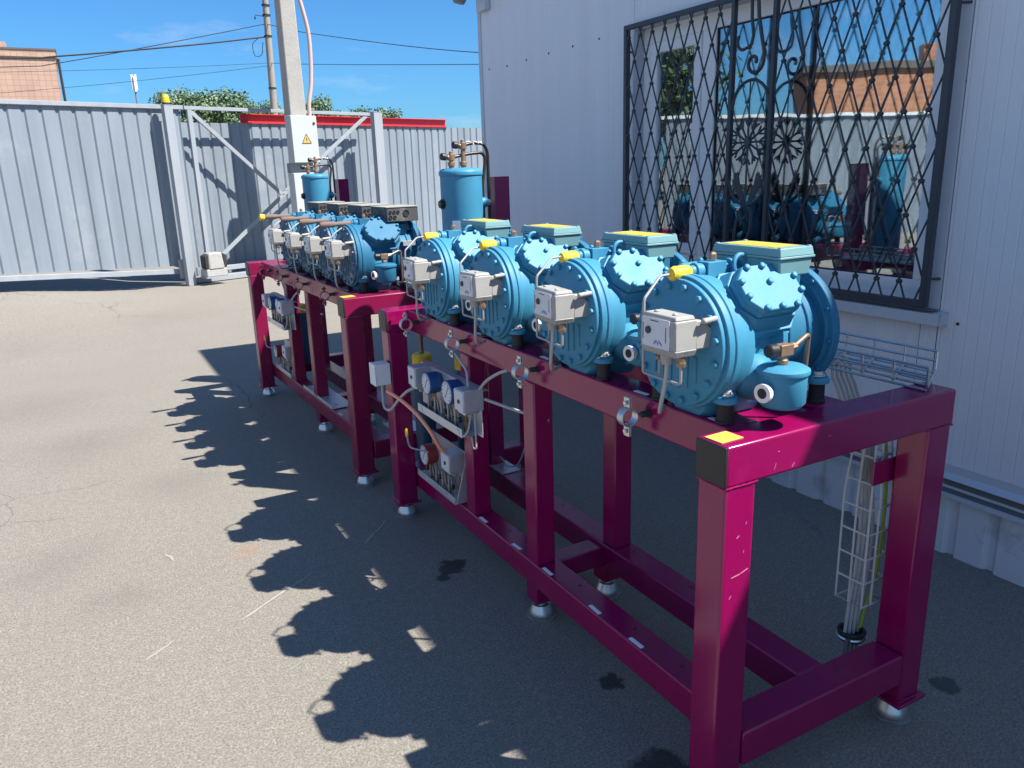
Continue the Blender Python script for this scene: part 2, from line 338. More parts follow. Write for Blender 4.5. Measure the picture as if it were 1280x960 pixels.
# ------------------------------------------------------------------ maroon frames
W_, L_, H_, B_ = .827, 2.272, 1.041, .1
def make_frame(paint, label, full):
    t = thing('steel_frame', label, 'frame', group='maroon compressor frames')
    for yc in (B_ / 2, L_ - B_ / 2):
        M().bx(0, W_, yc - .05, yc + .05, H_ - B_, H_).build('top_crossbeam', paint, t, .007, 3)
        M().bx(B_, W_ - B_, yc - .05, yc + .05, .152, .252).build('bottom_crossbeam', paint, t, .007, 3)
        M().box((-.0012, yc, H_ - .05), (.006, .097, .097)).build('end_cap', 'blackcap', t, .003)
        for xc in (.05, W_ - .05):
            p = M().bx(xc - .047, xc + .047, yc - .047, yc + .047, .088, H_ - B_ + .001).build('post', paint, t, .008, 3)
            q = .0475
            for zz in (H_ - B_ - .001, .0895):
                ring = []
                for (ax, ay), (bx_, by_) in (((-q, -q), (q, -q)), ((q, -q), (q, q)), ((q, q), (-q, q)), ((-q, q), (-q, -q))):
                    for k in range(9): ring.append((xc + ax + (bx_ - ax) * k / 9, yc + ay + (by_ - ay) * k / 9, zz + random.uniform(-.0008, .0008)))
                M().tube(ring, [.0030 + .0009 * (k % 2) for k in range(len(ring))], 6, True).build('weld_seam', paint, p)
            M().bx(xc - .062, xc + .062, yc - .062, yc + .062, .078, .088).build('base_plate', paint, p, .002)
            foot(p, xc, yc)
    for nm, x0, x1, z0 in (('top_beam', B_, .198, .941), ('top_beam', .405, .505, .941), ('bottom_beam', B_, .195, .152), ('bottom_beam', .405, .505, .152)):
        M().bx(x0, x1, B_ - .002, L_ - B_ + .002, z0 + (.001 if 'top' in nm else .002), z0 + .0985).build(nm, paint, t, .006, 3)
    for xc, yc in ((.14, 1.06), (.455, 1.02), (.14, 1.57), (.455, 2.03)):
        M().bx(xc - .040, xc + .037, yc - .04, yc + .04, .2495, .943).build('brace_post', paint, t, .006, 2)
    for xc in (.148, .455):
        s = M().bx(xc - .04, xc + .04, 1.045, 1.125, .075, .155).build('stub_leg', paint, t, .005)
        foot(s, xc, 1.085, .07)
    M().bx(.19, .41, 1.04, 1.13, .157, .235).build('centre_tie', paint, t, .005)
    M().bx(.199, .404, .11, .24, 1.018, 1.03).build('tie_plate', paint, t, .002)
    for y in ((1.706, 1.18, .963, .452, .155, 1.45) if full else (1.2, .7, .3)):
        M().box((.116, y, H_ + .0008), (.014, .055, .0012), Matrix.Rotation(R(random.uniform(-3, 3)), 3, 'Z')).build('paper_label', 'label', t, smooth=False)
    for y in ((1.48, 1.198, .971, .675, .457) if full else (1.3, 1.0, .6)):
        M().box((.112, y, .2518), (.014, .06, .0012), Matrix.Rotation(R(random.uniform(-3, 3)), 3, 'Z')).build('paper_label', 'label', t, smooth=False)
    for i in range(9):
        pass
    yl = M().box((.041, .055, H_ + .0012), (.068, .055, .0014), Matrix.Rotation(R(2), 3, 'Z')).build('yellow_label', 'cornerlabel', t, smooth=False)
    pr = M()
    for k in range(4): pr.box((.038 + .002 * (k % 2), .04 + k * .01, H_ + .0026), (.05 - .006 * (k % 3), .0016, .0008), Matrix.Rotation(R(2), 3, 'Z'))
    pr.build('printed_line', 'tape', yl, smooth=False)
    b = M()
    for y in (.30, .52, .83, 1.33, 1.83): b.cyl((.155, y, .2502), (.155, y, .2515), .006, n=10); b.cyl((.47, y + .1, .2502), (.47, y + .1, .2515), .006, n=10)
    b.build('bolt_hole', 'blackcap', t)
    if full:
        for (x, z, ln, an) in ((.046, .812, .010, 35), (.070, .842, .008, 70), (.045, .712, .028, 8), (.072, .718, .024, 18), (.030, .66, .010, 50), (.066, .77, .006, 80)):
            M().box((x, .0022, z), (ln, .001, .0011), Matrix.Rotation(R(-an), 3, 'Y')).build('paint_scratch', 'scratch', t, smooth=False)
        for (x, z, ln, an) in ((.16, 1.0, .004, 0), (.33, 1.005, .010, 10), (.15, .965, .016, 70), (.21, .957, .012, 50)):
            M().box((x, -.0006, z), (ln, .001, .0010), Matrix.Rotation(R(-an), 3, 'Y')).build('paint_scratch', 'scratch', t, smooth=False)
    # long cross gusset where the wire tray is held
    M().bx(.655, .79, .101, .108, .762, .832).build('bracket', paint, t, .002)
    return t
def foot(p, x, y, top=.078):
    M().lathe((x, y, 0), (0, 0, 1), [(.006, .044), (.012, .047), (.020, .047), (.034, .043), (.048, .036), (.056, .033), (.057, .020), (top + .002, .018)], 28).build('levelling_foot', 'steel', p)
    M().prism(octo(.108, .086, .024), (x, y, .0012), (.6, -.8, 0), (.8, .6, 0), .005).build('foot_flange', 'flange', p)
def clamps(t, ys, m):
    for y in ys:
        c = M(); cx, cz = .052, .990; r = .026
        for s in (-1, 1):
            arc = [(cx + s * r * math.sin(a), y, cz + r * math.cos(a)) for a in [R(12 + k * 156 / 14) for k in range(15)]]
            ins = arc
            for p, q in zip(arc, arc[1:]):
                p = V(p); q = V(q); d = (q - p).normalized(); nrm = V((d.z, 0, -d.x))
                rot = Matrix((d, V((0, 1, 0)), d.cross(V((0, 1, 0))))).transposed()
                c.box((p + q) / 2, ((q - p).length * 1.08, .026, .003), rot)
            for sz in (-1, 1): c.box((cx + s * .0028, y, cz + sz * (r + .012)), (.003, .024, .034))
        for sz in (-1, 1):
            c.lathe((cx - .012, y, cz + sz * (r + .014)), (1, 0, 0), [(0, .0065), (.006, .0065), (.0062, .0035), (.024, .0035)], 8)
        c.lathe((cx + r - .002, y, cz), (1, 0, 0), [(0, .009), (.006, .009), (.0062, .004), (.022, .004)], 8)
        c.build('pipe_clamp', m, t, .0006, 1)
        gl = M(); gy = y - .035
        gl.lathe((.101, gy, 1.0), (-1, .2, 0), [(0, .011), (.004, .011), (.0045, .008), (.010, .0095), (.014, .008), (.018, .0095), (.022, .008), (.026, .0095), (.030, .005)], 12)
        gl.build('cable_gland', 'rubber', t)
FA = make_frame('maroon', 'front maroon steel frame, nearest the camera, with black end cap and yellow corner label', True)
clamps(FA, (2.067, 1.572, 1.023, .43), 'steel')
FB = make_frame('maroon2', 'rear maroon steel frame standing beyond the front frame towards the gate', False)
clamps(FB, (1.95, 1.53, 1.04, .50), 'maroon2')
BROT = .0243; FB.location = (-.0466, 2.666, 0); FB.rotation_euler = (0, 0, BROT)

# ------------------------------------------------------------------ compressors  (local: x along the shaft, z=0 on the beams)
A_ = .181
def ring_pts(r, n, ph=0.): return [(r * math.cos(ph + 2 * math.pi * k / n), r * math.sin(ph + 2 * math.pi * k / n)) for k in range(n)]
def make_compressor(old):
    blue = 'blue2' if old else 'blue'
    t = thing('compressor', 'x', 'compressor', group='blue piston compressors')
    # crankcase
    c = M()
    c.lathe((0, 0, A_), (1, 0, 0), [(.084, .158), (.086, .166), (.102, .167), (.104, .163), (.107, .163), (.109, .167), (.124, .166), (.126, .163), (.134, .163), (.160, .160), (.180, .152), (.194, .122), (.283, .112), (.286, .140), (.303, .140), (.305, .126)], 56)
    c.lathe((.11, 0, A_ - .048), (1, 0, 0), [(0, .113), (.02, .117), (.172, .117), (.18, .105)], 40)
    c.lathe((.13, .036, A_ - .01), (1, 0, 0), [(0, .126), (.02, .132), (.27, .132), (.29, .11)], 36)  # unseen bulge on the far side, added to shade the frame's far post
    c.lathe((.11, 0, .052), (1, 0, 0), [(0, .07), (.02, .085), (.17, .085), (.2, .06)], 20)                       # sump
    for s in (-1, 1):
        # cylinder bank block, widening to the crankcase
        a = R(50 if s < 0 else 52); nn = V((0, s * math.sin(a), math.cos(a))); td = V((0, s * math.cos(a), -math.sin(a)))
        o = V((.24, 0, A_)) - td * (.02 if s < 0 else -.004)
        ux, uy = V((1, 0, 0)), td
        if ux.cross(uy).dot(nn) < 0: ux = -ux
        c.prism(octo(.222, .172, .045), o + nn * .060, ux, uy, .070, octo(.226, .174, .045))
        c.prism(octo(.215, .160, .04), o + nn * .129, ux, uy, .034, octo(*((.192, .138) if s < 0 else (.214, .168)), .034))
        for (px_, py_) in octo(.205, .155, .03): c.hexb(o + nn * .110 + ux * px_ * 1.06 + uy * py_ * 1.08, -nn, .008, .01)
        # feet with web
        for xf in (.122, .44):
            y0 = s * .122
            c.lathe((xf, y0, .050), (0, 0, 1), [(0, .030), (.012, .030), (.016, .026)], 20)
            c.box((xf, s * .098, .062), (.055, .06, .020))
            c.prism([(.0, .0), (-.085, .0), (-.095, .115), (-.06, .115)], (xf + .006, y0 * .98, .062), (0, s, 0), (0, 0, 1), .012, th0=-.006)
    # suction side flange blob near the oil pot
    c.lathe((.215, -.09, .098), (0, -1, 0), [(0, .060), (.045, .056), (.06, .042), (.075, .034)], 20)
    c.prism([(-.045, -.02), (.045, -.02), (.03, .035), (-.03, .035)], (.215, -.166, .10), (1, 0, 0), (0, 0, 1), .012)
    c.hexb((.188, -.172, .092), (0, -1, 0), .007, .008); c.hexb((.242, -.172, .092), (0, -1, 0), .007, .008); c.hexb((.215, -.172, .128), (0, -1, 0), .007, .008)
    # valve seat on top
    c.prism([(-.055, -.03), (.055, -.03), (.075, 0), (.055, .03), (-.055, .03), (-.075, 0)], (.195, .02, .300), (1, 0, 0), (0, 1, 0), .028)
    c.build('crankcase', blue, t, .0025, 2)
    # end cover: disc, ribs, bolts
    e = M()
    e.lathe((0, 0, A_), (1, 0, 0), [(.066, 0), (.066, .120), (.069, .126), (.069, .152), (.073, .158), (.085, .158)], 56)
    for k, dy in enumerate((-.075, -.045, -.015, .015, .045, .075)):
        hh = math.sqrt(.118 ** 2 - dy ** 2) * .93
        lo, hi = -hh, (hh if not old else hh)
        e.box((.0655, dy, A_ + (lo + (-.02 if not old else hi)) / 2), (.007, .011 if not old else .014, abs((-.02 if not old else hi) - lo)))
    for (u, v) in ring_pts(.142, 16, .19): e.hexb((.070, u, A_ + v), (-1, 0, 0), .0095, .0105)
    ec = e.build('end_cover', 'worn' if old else blue, t, .0012, 1)
    # heads
    for s in (-1, 1):
        a = R(50 if s < 0 else 52); nn = V((0, s * math.sin(a), math.cos(a))); td = V((0, s * math.cos(a), -math.sin(a)))
        o = V((.24, 0, A_)) - td * (.02 if s < 0 else -.004)
        ux, uy = V((1, 0, 0)), td
        if ux.cross(uy).dot(nn) < 0: ux = -ux
        wx, wy, cc = (.188, .130, .036) if not old else (.196, .150, .05)
        if s > 0: wx, wy = .215, .172  # far head enlarged, its size set by the shadow it casts
        h = M(); h.prism(octo(wx, wy, cc), o + nn * .164, ux, uy, .018); h.prism(octo(wx, wy, cc), o + nn * .182, ux, uy, .012, octo(wx * .965, wy * .95, cc * .95))
        pl = octo(wx - .018, wy - .018, cc)
        for (u, v) in pl + [(0, -wy / 2 + .009), (0, wy / 2 - .009), (0., -.012)]: h.hexb(o + nn * .193 + ux * u + uy * v, nn, .0085, .0105)
        h.build('cylinder_head', blue, t, .0022, 2)
    # motor housing
    m_ = M()
    m_.lathe((0, 0, A_), (1, 0, 0), [(.304, .124), (.316, .125), (.318, .132), (.330, .132), (.332, .125), (.385, .125), (.387, .131), (.398, .131), (.400, .125), (.436, .125)], 48)
    m_.bx(.30, .40, -.08, .07, A_ + .10, .337)
    m_.build('motor_housing', 'blue2', t, .002)
    b = M(); b.lathe((0, 0, A_), (1, 0, 0), [(.432, .10), (.432, .138), (.428, .140), (.428, .147), (.433, .149), (.433, .164), (.436, .167), (.456, .167), (.462, .160), (.468, .14), (.482, .12), (.488, .05), (.488, 0)], 56)
    for (u, v) in ring_pts(.157, 12, .1): b.hexb((.433, u, A_ + v), (-1, 0, 0), .006, .007)
    b.bx(.445, .468, -.02, .05, A_ + .158, A_ + .176)
    b.build('end_bell', 'blue2', t, .002)
    # terminal box
    if not old:
        tb = M(); tb.prism([(-.050, -.108), (.050, -.108), (.050, .108), (-.050, .108)], (.335, -.008, .334), (1, 0, 0), (0, 1, 0), .042, [(-.056, -.114), (.056, -.114), (.056, .114), (-.056, .114)])
        tbo = tb.build('terminal_box', 'teal', t, .004, 2)
        ld = M(); ld.bx(.335 - .060, .335 + .060, -.008 - .118, -.008 + .118, .377, .383); ld.prism([(-.058, -.116), (.058, -.116), (.058, .116), (-.058, .116)], (.335, -.008, .3835), (1, 0, 0), (0, 1, 0), .020, [(-.055, -.112), (.055, -.112), (.055, .112), (-.055, .112)])
        for sx in (-1, 1):
            for sy in (-1, 1): ld.cyl((.335 + sx * .049, -.008 + sy * .106, .403), (.335 + sx * .049, -.008 + sy * .106, .406), .006, n=10)
        lo = ld.build('lid', 'teal', tbo, .003, 2)
        lb = M().bx(.335 - .043, .335 + .043, -.09, .085, .4037, .4045).build('warning_label', 'yellow', lo, smooth=False)
        pw = M()
        for k in range(7): pw.box((.335 + .03 * ((k % 3) - 1) * .3, -.072 + .024 * k, .4048), (.062 - .012 * (k % 3), .006 if k % 2 else .010, .0006))
        pw.build('warning_print', 'tape', lb, smooth=False)
    else:
        tb = M(); tb.bx(.275, .455, -.125, .115, .352, .425)
        tbo = tb.build('terminal_box', 'darkbox', t, .003)
        M().bx(.272, .458, -.128, .118, .426, .431).build('lid', 'lidgrey', tbo, .001)
        kn = M()
        for (xx, zz, r_) in ((.295, .375, .011), (.32, .375, .010), (.295, .402, .008), (.317, .402, .008), (.34, .402, .008), (.385, .395, .019)):
            kn.lathe((xx, -.125, zz), (0, -1, 0), [(0, r_), (.0035, r_), (.0036, r_ * .7), (.001, r_ * .65), (.001, 0)], 14)
        kn.build('knockout', 'rubber', tbo)
        nk = M(); nk.prism([(-.075, -.075), (.075, -.075), (.075, .075), (-.075, .075)], (.35, -.005, .30), (1, 0, 0), (0, 1, 0), .052, [(-.062, -.066), (.062, -.066), (.062, .066), (-.062, .066)]); nk.build('box_neck', 'blue2', t, .003)
        tp = M(); tp.bx(.345, .415, -.158, -.150, .225, .245); tp.bx(.35, .41, -.158, -.10, .243, .247); tp.build('name_plate', 'zinc', t)
    # shut-off valve
    v = M(); z = .350
    v.bx(.165, .226, .0, .042, .332, .371)
    v.lathe((.160, .021, z), (-1, 0, 0), [(0, .0185), (.012, .0185), (.0125, .021), (.024, .021), (.0245, .016), (.036, .015)], 18)
    v.lathe((.236, .021, z), (1, 0, 0), [(0, .014), (.010, .014), (.0102, .024), (.020, .024), (.0202, .012), (.026, .012), (.0262, .018), (.055, .017), (.06, .01)], 18)
    vo = v.build('service_valve', blue, t, .0015)
    M().lathe((.198, .021, .374), (0, 0, 1), [(0, .010), (.014, .010), (.016, .008), (.019, .006)], 6).build('plug', 'brass', vo)
    if not old:
        cp = M(); cp.lathe((.126, .021, z), (-1, 0, -.03), [(0, .013), (.010, .0175), (.022, .019), (.036, .0185), (.050, .0195), (.060, .015), (.064, .006)], 14)
        cp.build('valve_cap', 'tape', vo)
    else:
        M().lathe((.124, .021, z), (-1, 0, 0), [(0, .013), (.05, .0125), (.09, .0125), (.092, .016), (.16, .017), (.17, .012)], 14).build('suction_pipe', 'insul', vo)
    # lifting eye
    le = M(); le.tube([(.262 + .024 * math.cos(a), -.012 + .004 * math.sin(a), .358 + .026 * math.sin(a)) for a in [2 * math.pi * k / 20 for k in range(20)]], .0058, 8, True); le.cyl((.262, -.012, .30), (.262, -.012, .336), .012, n=12)
    le.build('lifting_eye', blue, t)
    # oil pot
    px_, py_ = .212, -.212
    p = M(); p.lathe((px_, py_, .046), (0, 0, 1), [(0, .030), (.004, .046), (.014, .054), (.082, .055), (.084, .060), (.088, .061), (.094, .060), (.100, .050), (.104, .02), (.105, 0)], 36)
    p.cyl((px_ - .01, py_ + .05, .10), (px_, -.10, .10), .022, n=14)
    po = p.build('oil_reservoir', blue, t)
    s_ = M(); s_.lathe((px_ - .050, py_ - .005, .092), (-1, -.12, 0), [(0, .016), (.012, .016), (.0125, .0225), (.024, .0225), (.0242, .0135)], 6 if False else 18); s_.build('sight_glass', 'white', po)
    M().lathe((px_ - .0735, py_ - .0078, .092), (-1, -.12, 0), [(0, .0125), (.0012, .0125), (.0013, 0)], 16).build('glass_disc', 'rubber', po)
    pv = M(); pv.lathe((px_ - .005, py_, .150), (0, 0, 1), [(0, .013), (.012, .013), (.0122, .010), (.024, .010)], 12); pv.bx(px_ - .024, px_ + .016, py_ - .013, py_ + .013, .172, .198)
    pv.lathe((px_ + .016, py_, .187), (1, 0, .1), [(0, .011), (.018, .010), (.02, .007)], 6); pv.build('oil_valve', 'brass', po, .001)
    M().lathe((px_ - .024, py_, .186), (-1, 0, .05), [(0, .011), (.005, .011), (.0052, .0155), (.028, .0155), (.031, .013)], 14).build('valve_knob', 'blackcap', po)
    M().tube(fillet([(px_ + .03, py_, .188), (px_ + .085, py_ + .012, .206), (px_ + .100, py_ + .02, .20), (px_ + .104, py_ + .03, .04)], .02), .0062, 10).build('oil_pipe', 'copper', po)
    # mounts
    for xf in (.122, .44):
        for s in (-1, 1):
            mo = M().lathe((xf, s * .122, 0), (0, 0, 1), [(0, .023), (.005, .023), (.007, .020), (.044, .020), (.050, .024)], 18).build('rubber_mount', 'rubber', t)
            b = M(); b.lathe((xf, s * .122, .068), (0, 0, 1), [(0, .019), (.003, .019), (.0032, .013), (.012, .013), (.0122, .006), (.022, .006)], 12); b.build('mount_bolt', 'bolt', mo)
    # pressure switch
    y0, y1, x0, x1, z0, z1 = -.124, .002, -.040, .024, .172, .276
    s_ = M(); s_.bx(x0, x1, y0, y1, z0 + .022, z1 - .012)
    s_.prism([(x0 + .002, y0 + .003), (x1 - .002, y0 + .003), (x1 - .002, y1 - .003), (x0 + .002, y1 - .003)], (0, 0, z1 - .012), (1, 0, 0), (0, 1, 0), .010, [(x0 + .006, y0 + .007), (x1 - .006, y0 + .007), (x1 - .006, y1 - .007), (x0 + .006, y1 - .007)])
    s_.prism([(x0 + .006, y0 + .006), (x1, y0 + .006), (x1, y1 - .006), (x0 + .006, y1 - .006)][::1], (0, 0, z0 + .006), (1, 0, 0), (0, 1, 0), .018, [(x0 - .002, y0 - .002), (x1, y0 - .002), (x1, y1 + .002), (x0 - .002, y1 + .002)])
    s_.prism([(.0, 0), (.055, .0), (.055, .040), (.018, .068), (0, .068)], (x1, y0 + .004, z0 + .02), (1, 0, 0), (0, 0, 1), -.020)
    s_.cyl((.028, y0 - .012, z1 - .016), (.075, y0 - .006, z1 - .014), .007, n=10)
    for yy in (-.095, -.03): s_.cyl((-.018, yy, z1 - .004), (-.018, yy, z1 + .003), .006, n=10)
    so = s_.build('pressure_switch', 'switch', t, .003, 2)
    M().box((x0 - .0008, (y0 + y1) / 2 + .006, (z0 + z1) / 2 + .006), (.0016, .098, .070)).build('dial_plate', 'plate', so, .001, 1)
    M().lathe((x0 - .0012, -.030, z0 + .062), (-1, 0, 0), [(0, .009), (.004, .009), (.005, .006)], 12).build('dial_knob', 'ink', so)
    pr = M(); pr.box((x0 - .0018, -.010, z0 + .058), (.0008, .002, .040)); pr.box((x0 - .0018, -.092, z0 + .058), (.0008, .002, .036)); pr.box((x0 - .0018, -.05, z0 + .086), (.0008, .03, .002)); pr.build('dial_print', 'ink', so, smooth=False)
    pb = M()
    for k in range(5): pb.box((x0 - .0018, -.052 - .006 * k, z0 + .034 + .004 * (k % 2)), (.0008, .0035, .008), Matrix.Rotation(R(20 - 15 * k), 3, 'X'))
    pb.build('ink_print', 'inkblue', so, smooth=False)
    M().lathe((-.006, -.030, z0 + .004), (0, 0, -1), [(0, .008), (.010, .008), (.0102, .011), (.018, .011)], 6).build('flare_nut', 'brass', so)
    M().lathe((-.006, -.106, z0 + .004), (0, 0, -1), [(0, .010), (.012, .010), (.0122, .012), (.022, .011)], 6).build('flare_nut', 'brass', so)
    M().lathe((.048, y0 + .012, z1 - .02), (0, -1, .1), [(0, .009), (.014, .010), (.022, .008)], 6).build('flare_nut', 'brass', so)
    M().lathe((-.014, -.066, z0 + .006), (0, 0, -1), [(0, .017), (.014, .016), (.024, .013)], 14).build('switch_gland', 'switch', so)
    ct = M()
    if not old:
        ct.tube(fillet([(.064, .022, .349), (.034, .024, .347), (-.026, .008, .300), (-.026, .008, .120), (-.006, -.106, .110), (-.006, -.106, .158)], .008), .0036, 8)
    else:
        ct.tube(fillet([(.064, .0, .33), (.02, -.02, .31), (-.005, -.03, .29), (-.01, -.03, .272)], .012), .0036, 8)
        ct.tube(fillet([(-.006, -.106, .158), (-.006, -.106, .116), (-.012, -.02, .118), (-.026, .006, .135), (-.028, .010, .24), (-.02, .006, .25)], .012), .0033, 8)
    ct.tube(fillet([(-.006, -.030, .158), (-.006, -.030, .112)], .01), .0036, 8)
    ct.build('capillary_tube', 'tubegrey', so)
    M().tube(curve([(-.014, -.066, .156), (-.013, -.060, .11), (-.004, -.036, .05), (.018, -.004, .014), (.050, .030, .004), (.085, .06, .002)]), .0052, 8).build('switch_cable', 'cable', so)
    return t
cA = make_compressor(False)
YA = [.260, .762, 1.280, 1.805]
LA = ['blue compressor closest to the camera, at the near end of the front frame',
      'second blue compressor from the near end of the front frame, teal terminal box',
      'third blue compressor from the near end of the front frame, teal terminal box',
      'fourth blue compressor of the front frame, the farthest one with a teal box']
for i in range(4):
    c = cA if i == 0 else copy_tree(cA)
    c.location = (0, YA[i], H_); c['label'] = LA[i]
    for ch in kids(c):
        if ch.name.startswith('pressure_switch'): ch.location = (0, (.0, .006, -.004, .005)[i], (0, .003, -.004, .002)[i]); ch.rotation_euler = (R((0, 1.6, -1.3, .8)[i]), 0, R((0, -2, 1.5, -1)[i]))
        if ch.name.startswith('service_valve'): ch.rotation_euler = (0, R((0, .8, -.6, .5)[i]), R((0, 1.2, -1.0, .6)[i]))
cB = make_compressor(True)
YB = [.275, .66, 1.07, 1.49]
LB = ['worn blue compressor at the near end of the rear frame, its oil pot fully visible',
      'second worn blue compressor from the near end of the rear frame, charcoal terminal box',
      'third worn blue compressor from the near end of the rear frame, grey insulated pipe end',
      'farthest worn blue compressor on the rear frame, nearest the sliding gate']
MB_ = Matrix.Translation((-.0466, 2.666, 0)) @ Matrix.Rotation(BROT, 4, 'Z')
def onB(x, y, z): return MB_ @ V((x, y, z))
for i in range(4):
    c = cB if i == 0 else copy_tree(cB)
    c.location = onB(.05, YB[i], H_ + .004); c.rotation_euler = (0, 0, BROT); c['label'] = LB[i]
    if i == 3: 
        for ch in kids(c):
            if ch.name.startswith('service_valve'):
                M().lathe((-.046, .021, .350), (-1, 0, 0), [(0, .018), (.012, .022), (.03, .021), (.036, .010)], 14).build('valve_cap', 'tape', ch)

# ------------------------------------------------------------------ oil separators on the far ends
def make_separator(label):
    t = thing('oil_separator', label, 'oil separator', group='tall blue oil separators')
    b = M(); b.lathe((0, 0, 0), (0, 0, 1), [(0, .05), (.004, .08), (.02, .096), (.03, .0975), (.585, .0975), (.588, .102), (.600, .103), (.608, .100), (.618, .085), (.622, .03), (.623, 0)], 44)
    b.cyl((.09, 0, .46), (.128, 0, .46), .024, n=16)
    sh = b.build('vessel_shell', 'blue', t)
    M().lathe((.128, 0, .46), (1, 0, 0), [(0, .014), (.006, .014), (.0062, .009), (.014, .009), (.0142, .014), (.022, .012)], 12).build('port_plug', 'steel', sh)
    M().lathe((-.094, 0, .46), (-1, 0, 0), [(0, .022), (.012, .024), (.0122, .018), (.022, .017)], 14).build('sight_port', 'darkpipe', sh)
    M().box((-.068, -.071, .345), (.036, .0015, .080), Matrix.Rotation(R(-43), 3, 'Z')).build('rating_label', 'label', sh, smooth=False)
    v = M()
    for (x, h) in ((-.055, .0), (.006, .05)):
        v.lathe((x, -.02, .618), (0, 0, 1), [(0, .012), (.012, .012), (.0122, .017), (.030, .017), (.0302, .010), (.036 + h, .010), (.0362 + h, .018), (.064 + h, .018), (.0642 + h, .009), (.076 + h, .009)], 10)
        v.lathe((x - .008, -.02, .668 + h), (-1, -.1, .1), [(0, .012), (.014, .012), (.0142, .008), (.02, .008)], 10)
    vo = v.build('valve_body', 'brass', t, .001)
    kn = M()
    for (x, h) in ((-.055, .0), (.006, .05)): kn.lathe((x - .026, -.022, .670 + h), (-1, -.1, .1), [(0, .010), (.004, .016), (.024, .016), (.027, .012)], 12)
    kn.build('valve_knob', 'blackcap', vo)
    p = M(); p.tube(fillet([(-.045, -.02, .668), (.03, -.01, .682), (.115, .0, .688), (.135, .005, .66), (.112, .0, .55), (.118, .01, .0)], .035, 7), .0075, 10)
    p.tube(fillet([(.018, -.02, .722), (.06, -.015, .730), (.125, .0, .728), (.150, .01, .69), (.150, .015, .0)], .035, 7), .0075, 10)
    p.build('oil_line', 'darkpipe', t)
    w = M(); wr = random.Random(3)
    for k in range(26):
        a = V((.03 + .075 * k / 26, -.015, .729)); d = V((wr.uniform(-.5, .5), wr.uniform(-1, 1), wr.uniform(-1, 1))).normalized()
        w.box(a + d * .008, (.010, .006, .003), Matrix.Rotation(wr.uniform(0, 6), 3, d))
    w.build('wrapped_film', 'white', t, smooth=False)
    c = M(); c.bx(.185, .189, .02, .10, 0, .575); c.bx(.185, .265, .016, .020, 0, .575); c.bx(.261, .265, .02, .10, 0, .575)
    c.build('mounting_channel', 'maroon', t, .001)
    return t
sA = make_separator('tall blue oil separator with film wrapped valves at the far end of the front frame')
sA.location = (.430, 2.215, H_)
sB = copy_tree(sA); sB['label'] = 'tall blue oil separator at the far end of the rear frame, before the white cabinets'
sB.location = onB(.575, 2.215, H_); sB.rotation_euler = (0, 0, BROT)

# ------------------------------------------------------------------ gauge panels
def switchbox(t, x, y, z, w=.075, d=.075, h=.085):
    s = M(); s.bx(x - d + .002, x, y - w / 2, y + w / 2, z - h / 2, z + h / 2)
    s.prism([(-w / 2, 0), (w / 2, 0), (w / 2 - .01, -.012), (-w / 2 + .01, -.012)], (x - d * .9, y, z - h / 2), (0, 1, 0), (0, 0, 1), .06)
    so = s.build('pressure_switch', 'zinc', t, .002)
    M().box((x - d, y, z), (.004, w * .96, h * .94)).build('dial_plate', 'plate', so, .001, 1)
    M().lathe((x - d - .001, y - .004, z - .002), (-1, 0, 0), [(0, .008), (.005, .008), (.006, .005)], 12).build('dial_knob', 'ink', so)
    M().lathe((x - d * .5, y - .01, z - h / 2 - .006), (0, 0, -1), [(0, .014), (.014, .013), (.022, .010)], 12).build('switch_gland', 'switch', so)
    return so
def gauge(t, x, y, z, m, r=.046):
    c = M(); c.lathe((x, y, z), (-1, 0, 0), [(0, r * .55), (.004, r * .93), (.010, r * .97), (.050, r), (.054, r * 1.03), (.058, r * 1.0), (.058, r * .92)], 32)
    go = c.build('pressure_gauge', m, t)
    M().lathe((x - .0575, y, z), (-1, 0, 0), [(0, r * .90), (.0022, r * .90), (.0024, 0)], 32).build('gauge_dial', 'plate', go)
    n = M(); n.box((x - .0603, y - .006, z + .004), (.001, .003, r * 1.25), Matrix.Rotation(R(35), 3, 'X'))
    for k in range(11):
        a = R(-135 + 27 * k); n.box((x - .0602, y + math.sin(a) * r * .76, z + math.cos(a) * r * .76), (.001, .0022, .008), Matrix.Rotation(-a, 3, 'X'))
    n.build('gauge_needle', 'ink', go, smooth=False)
    M().cyl((x - .03, y, z - r * .8), (x - .03, y, z - r - .05), .006, n=10).build('gauge_stem', 'brass', go)
    return go
def manifold(t, x, y0, y1, z, n):
    m_ = M(); rr = random.Random(int(y0 * 100))
    for k in range(n):
        y = y0 + (y1 - y0) * (k + .5) / n; zz = z + rr.uniform(.0, .03)
        m_.lathe((x + rr.uniform(-.012, .012), y, z), (0, 0, 1), [(0, .009), (.022, .009), (.0222, .013), (.04, .013), (.0402, .008), (.06 + rr.uniform(0, .03), .008), (.095, .006)], 8)
    m_.build('valve_manifold', 'brass', t)
    p = M()
    for k in range(n - 1):
        y = y0 + (y1 - y0) * (k + .9) / n
        p.tube(fillet([(x - .01, y, z), (x - .014, y, z + .06), (x - .004, y + .035, z + .085), (x + .01, y + .04, z + .02)], .02), .0035, 6)
        p.cyl((x - .022, y + .012, z - .01), (x - .022, y + .012, z + .09), .004, n=8)
    p.build('impulse_tube', 'tubegrey', t)
    for k in range(0, n, 2):
        y = y0 + (y1 - y0) * (k + .5) / n
        M().lathe((x - .014, y, z + .05), (-1, 0, .2), [(0, .008), (.003, .012), (.014, .012), (.016, .008)], 10).build('valve_knob', 'blackcap', t)
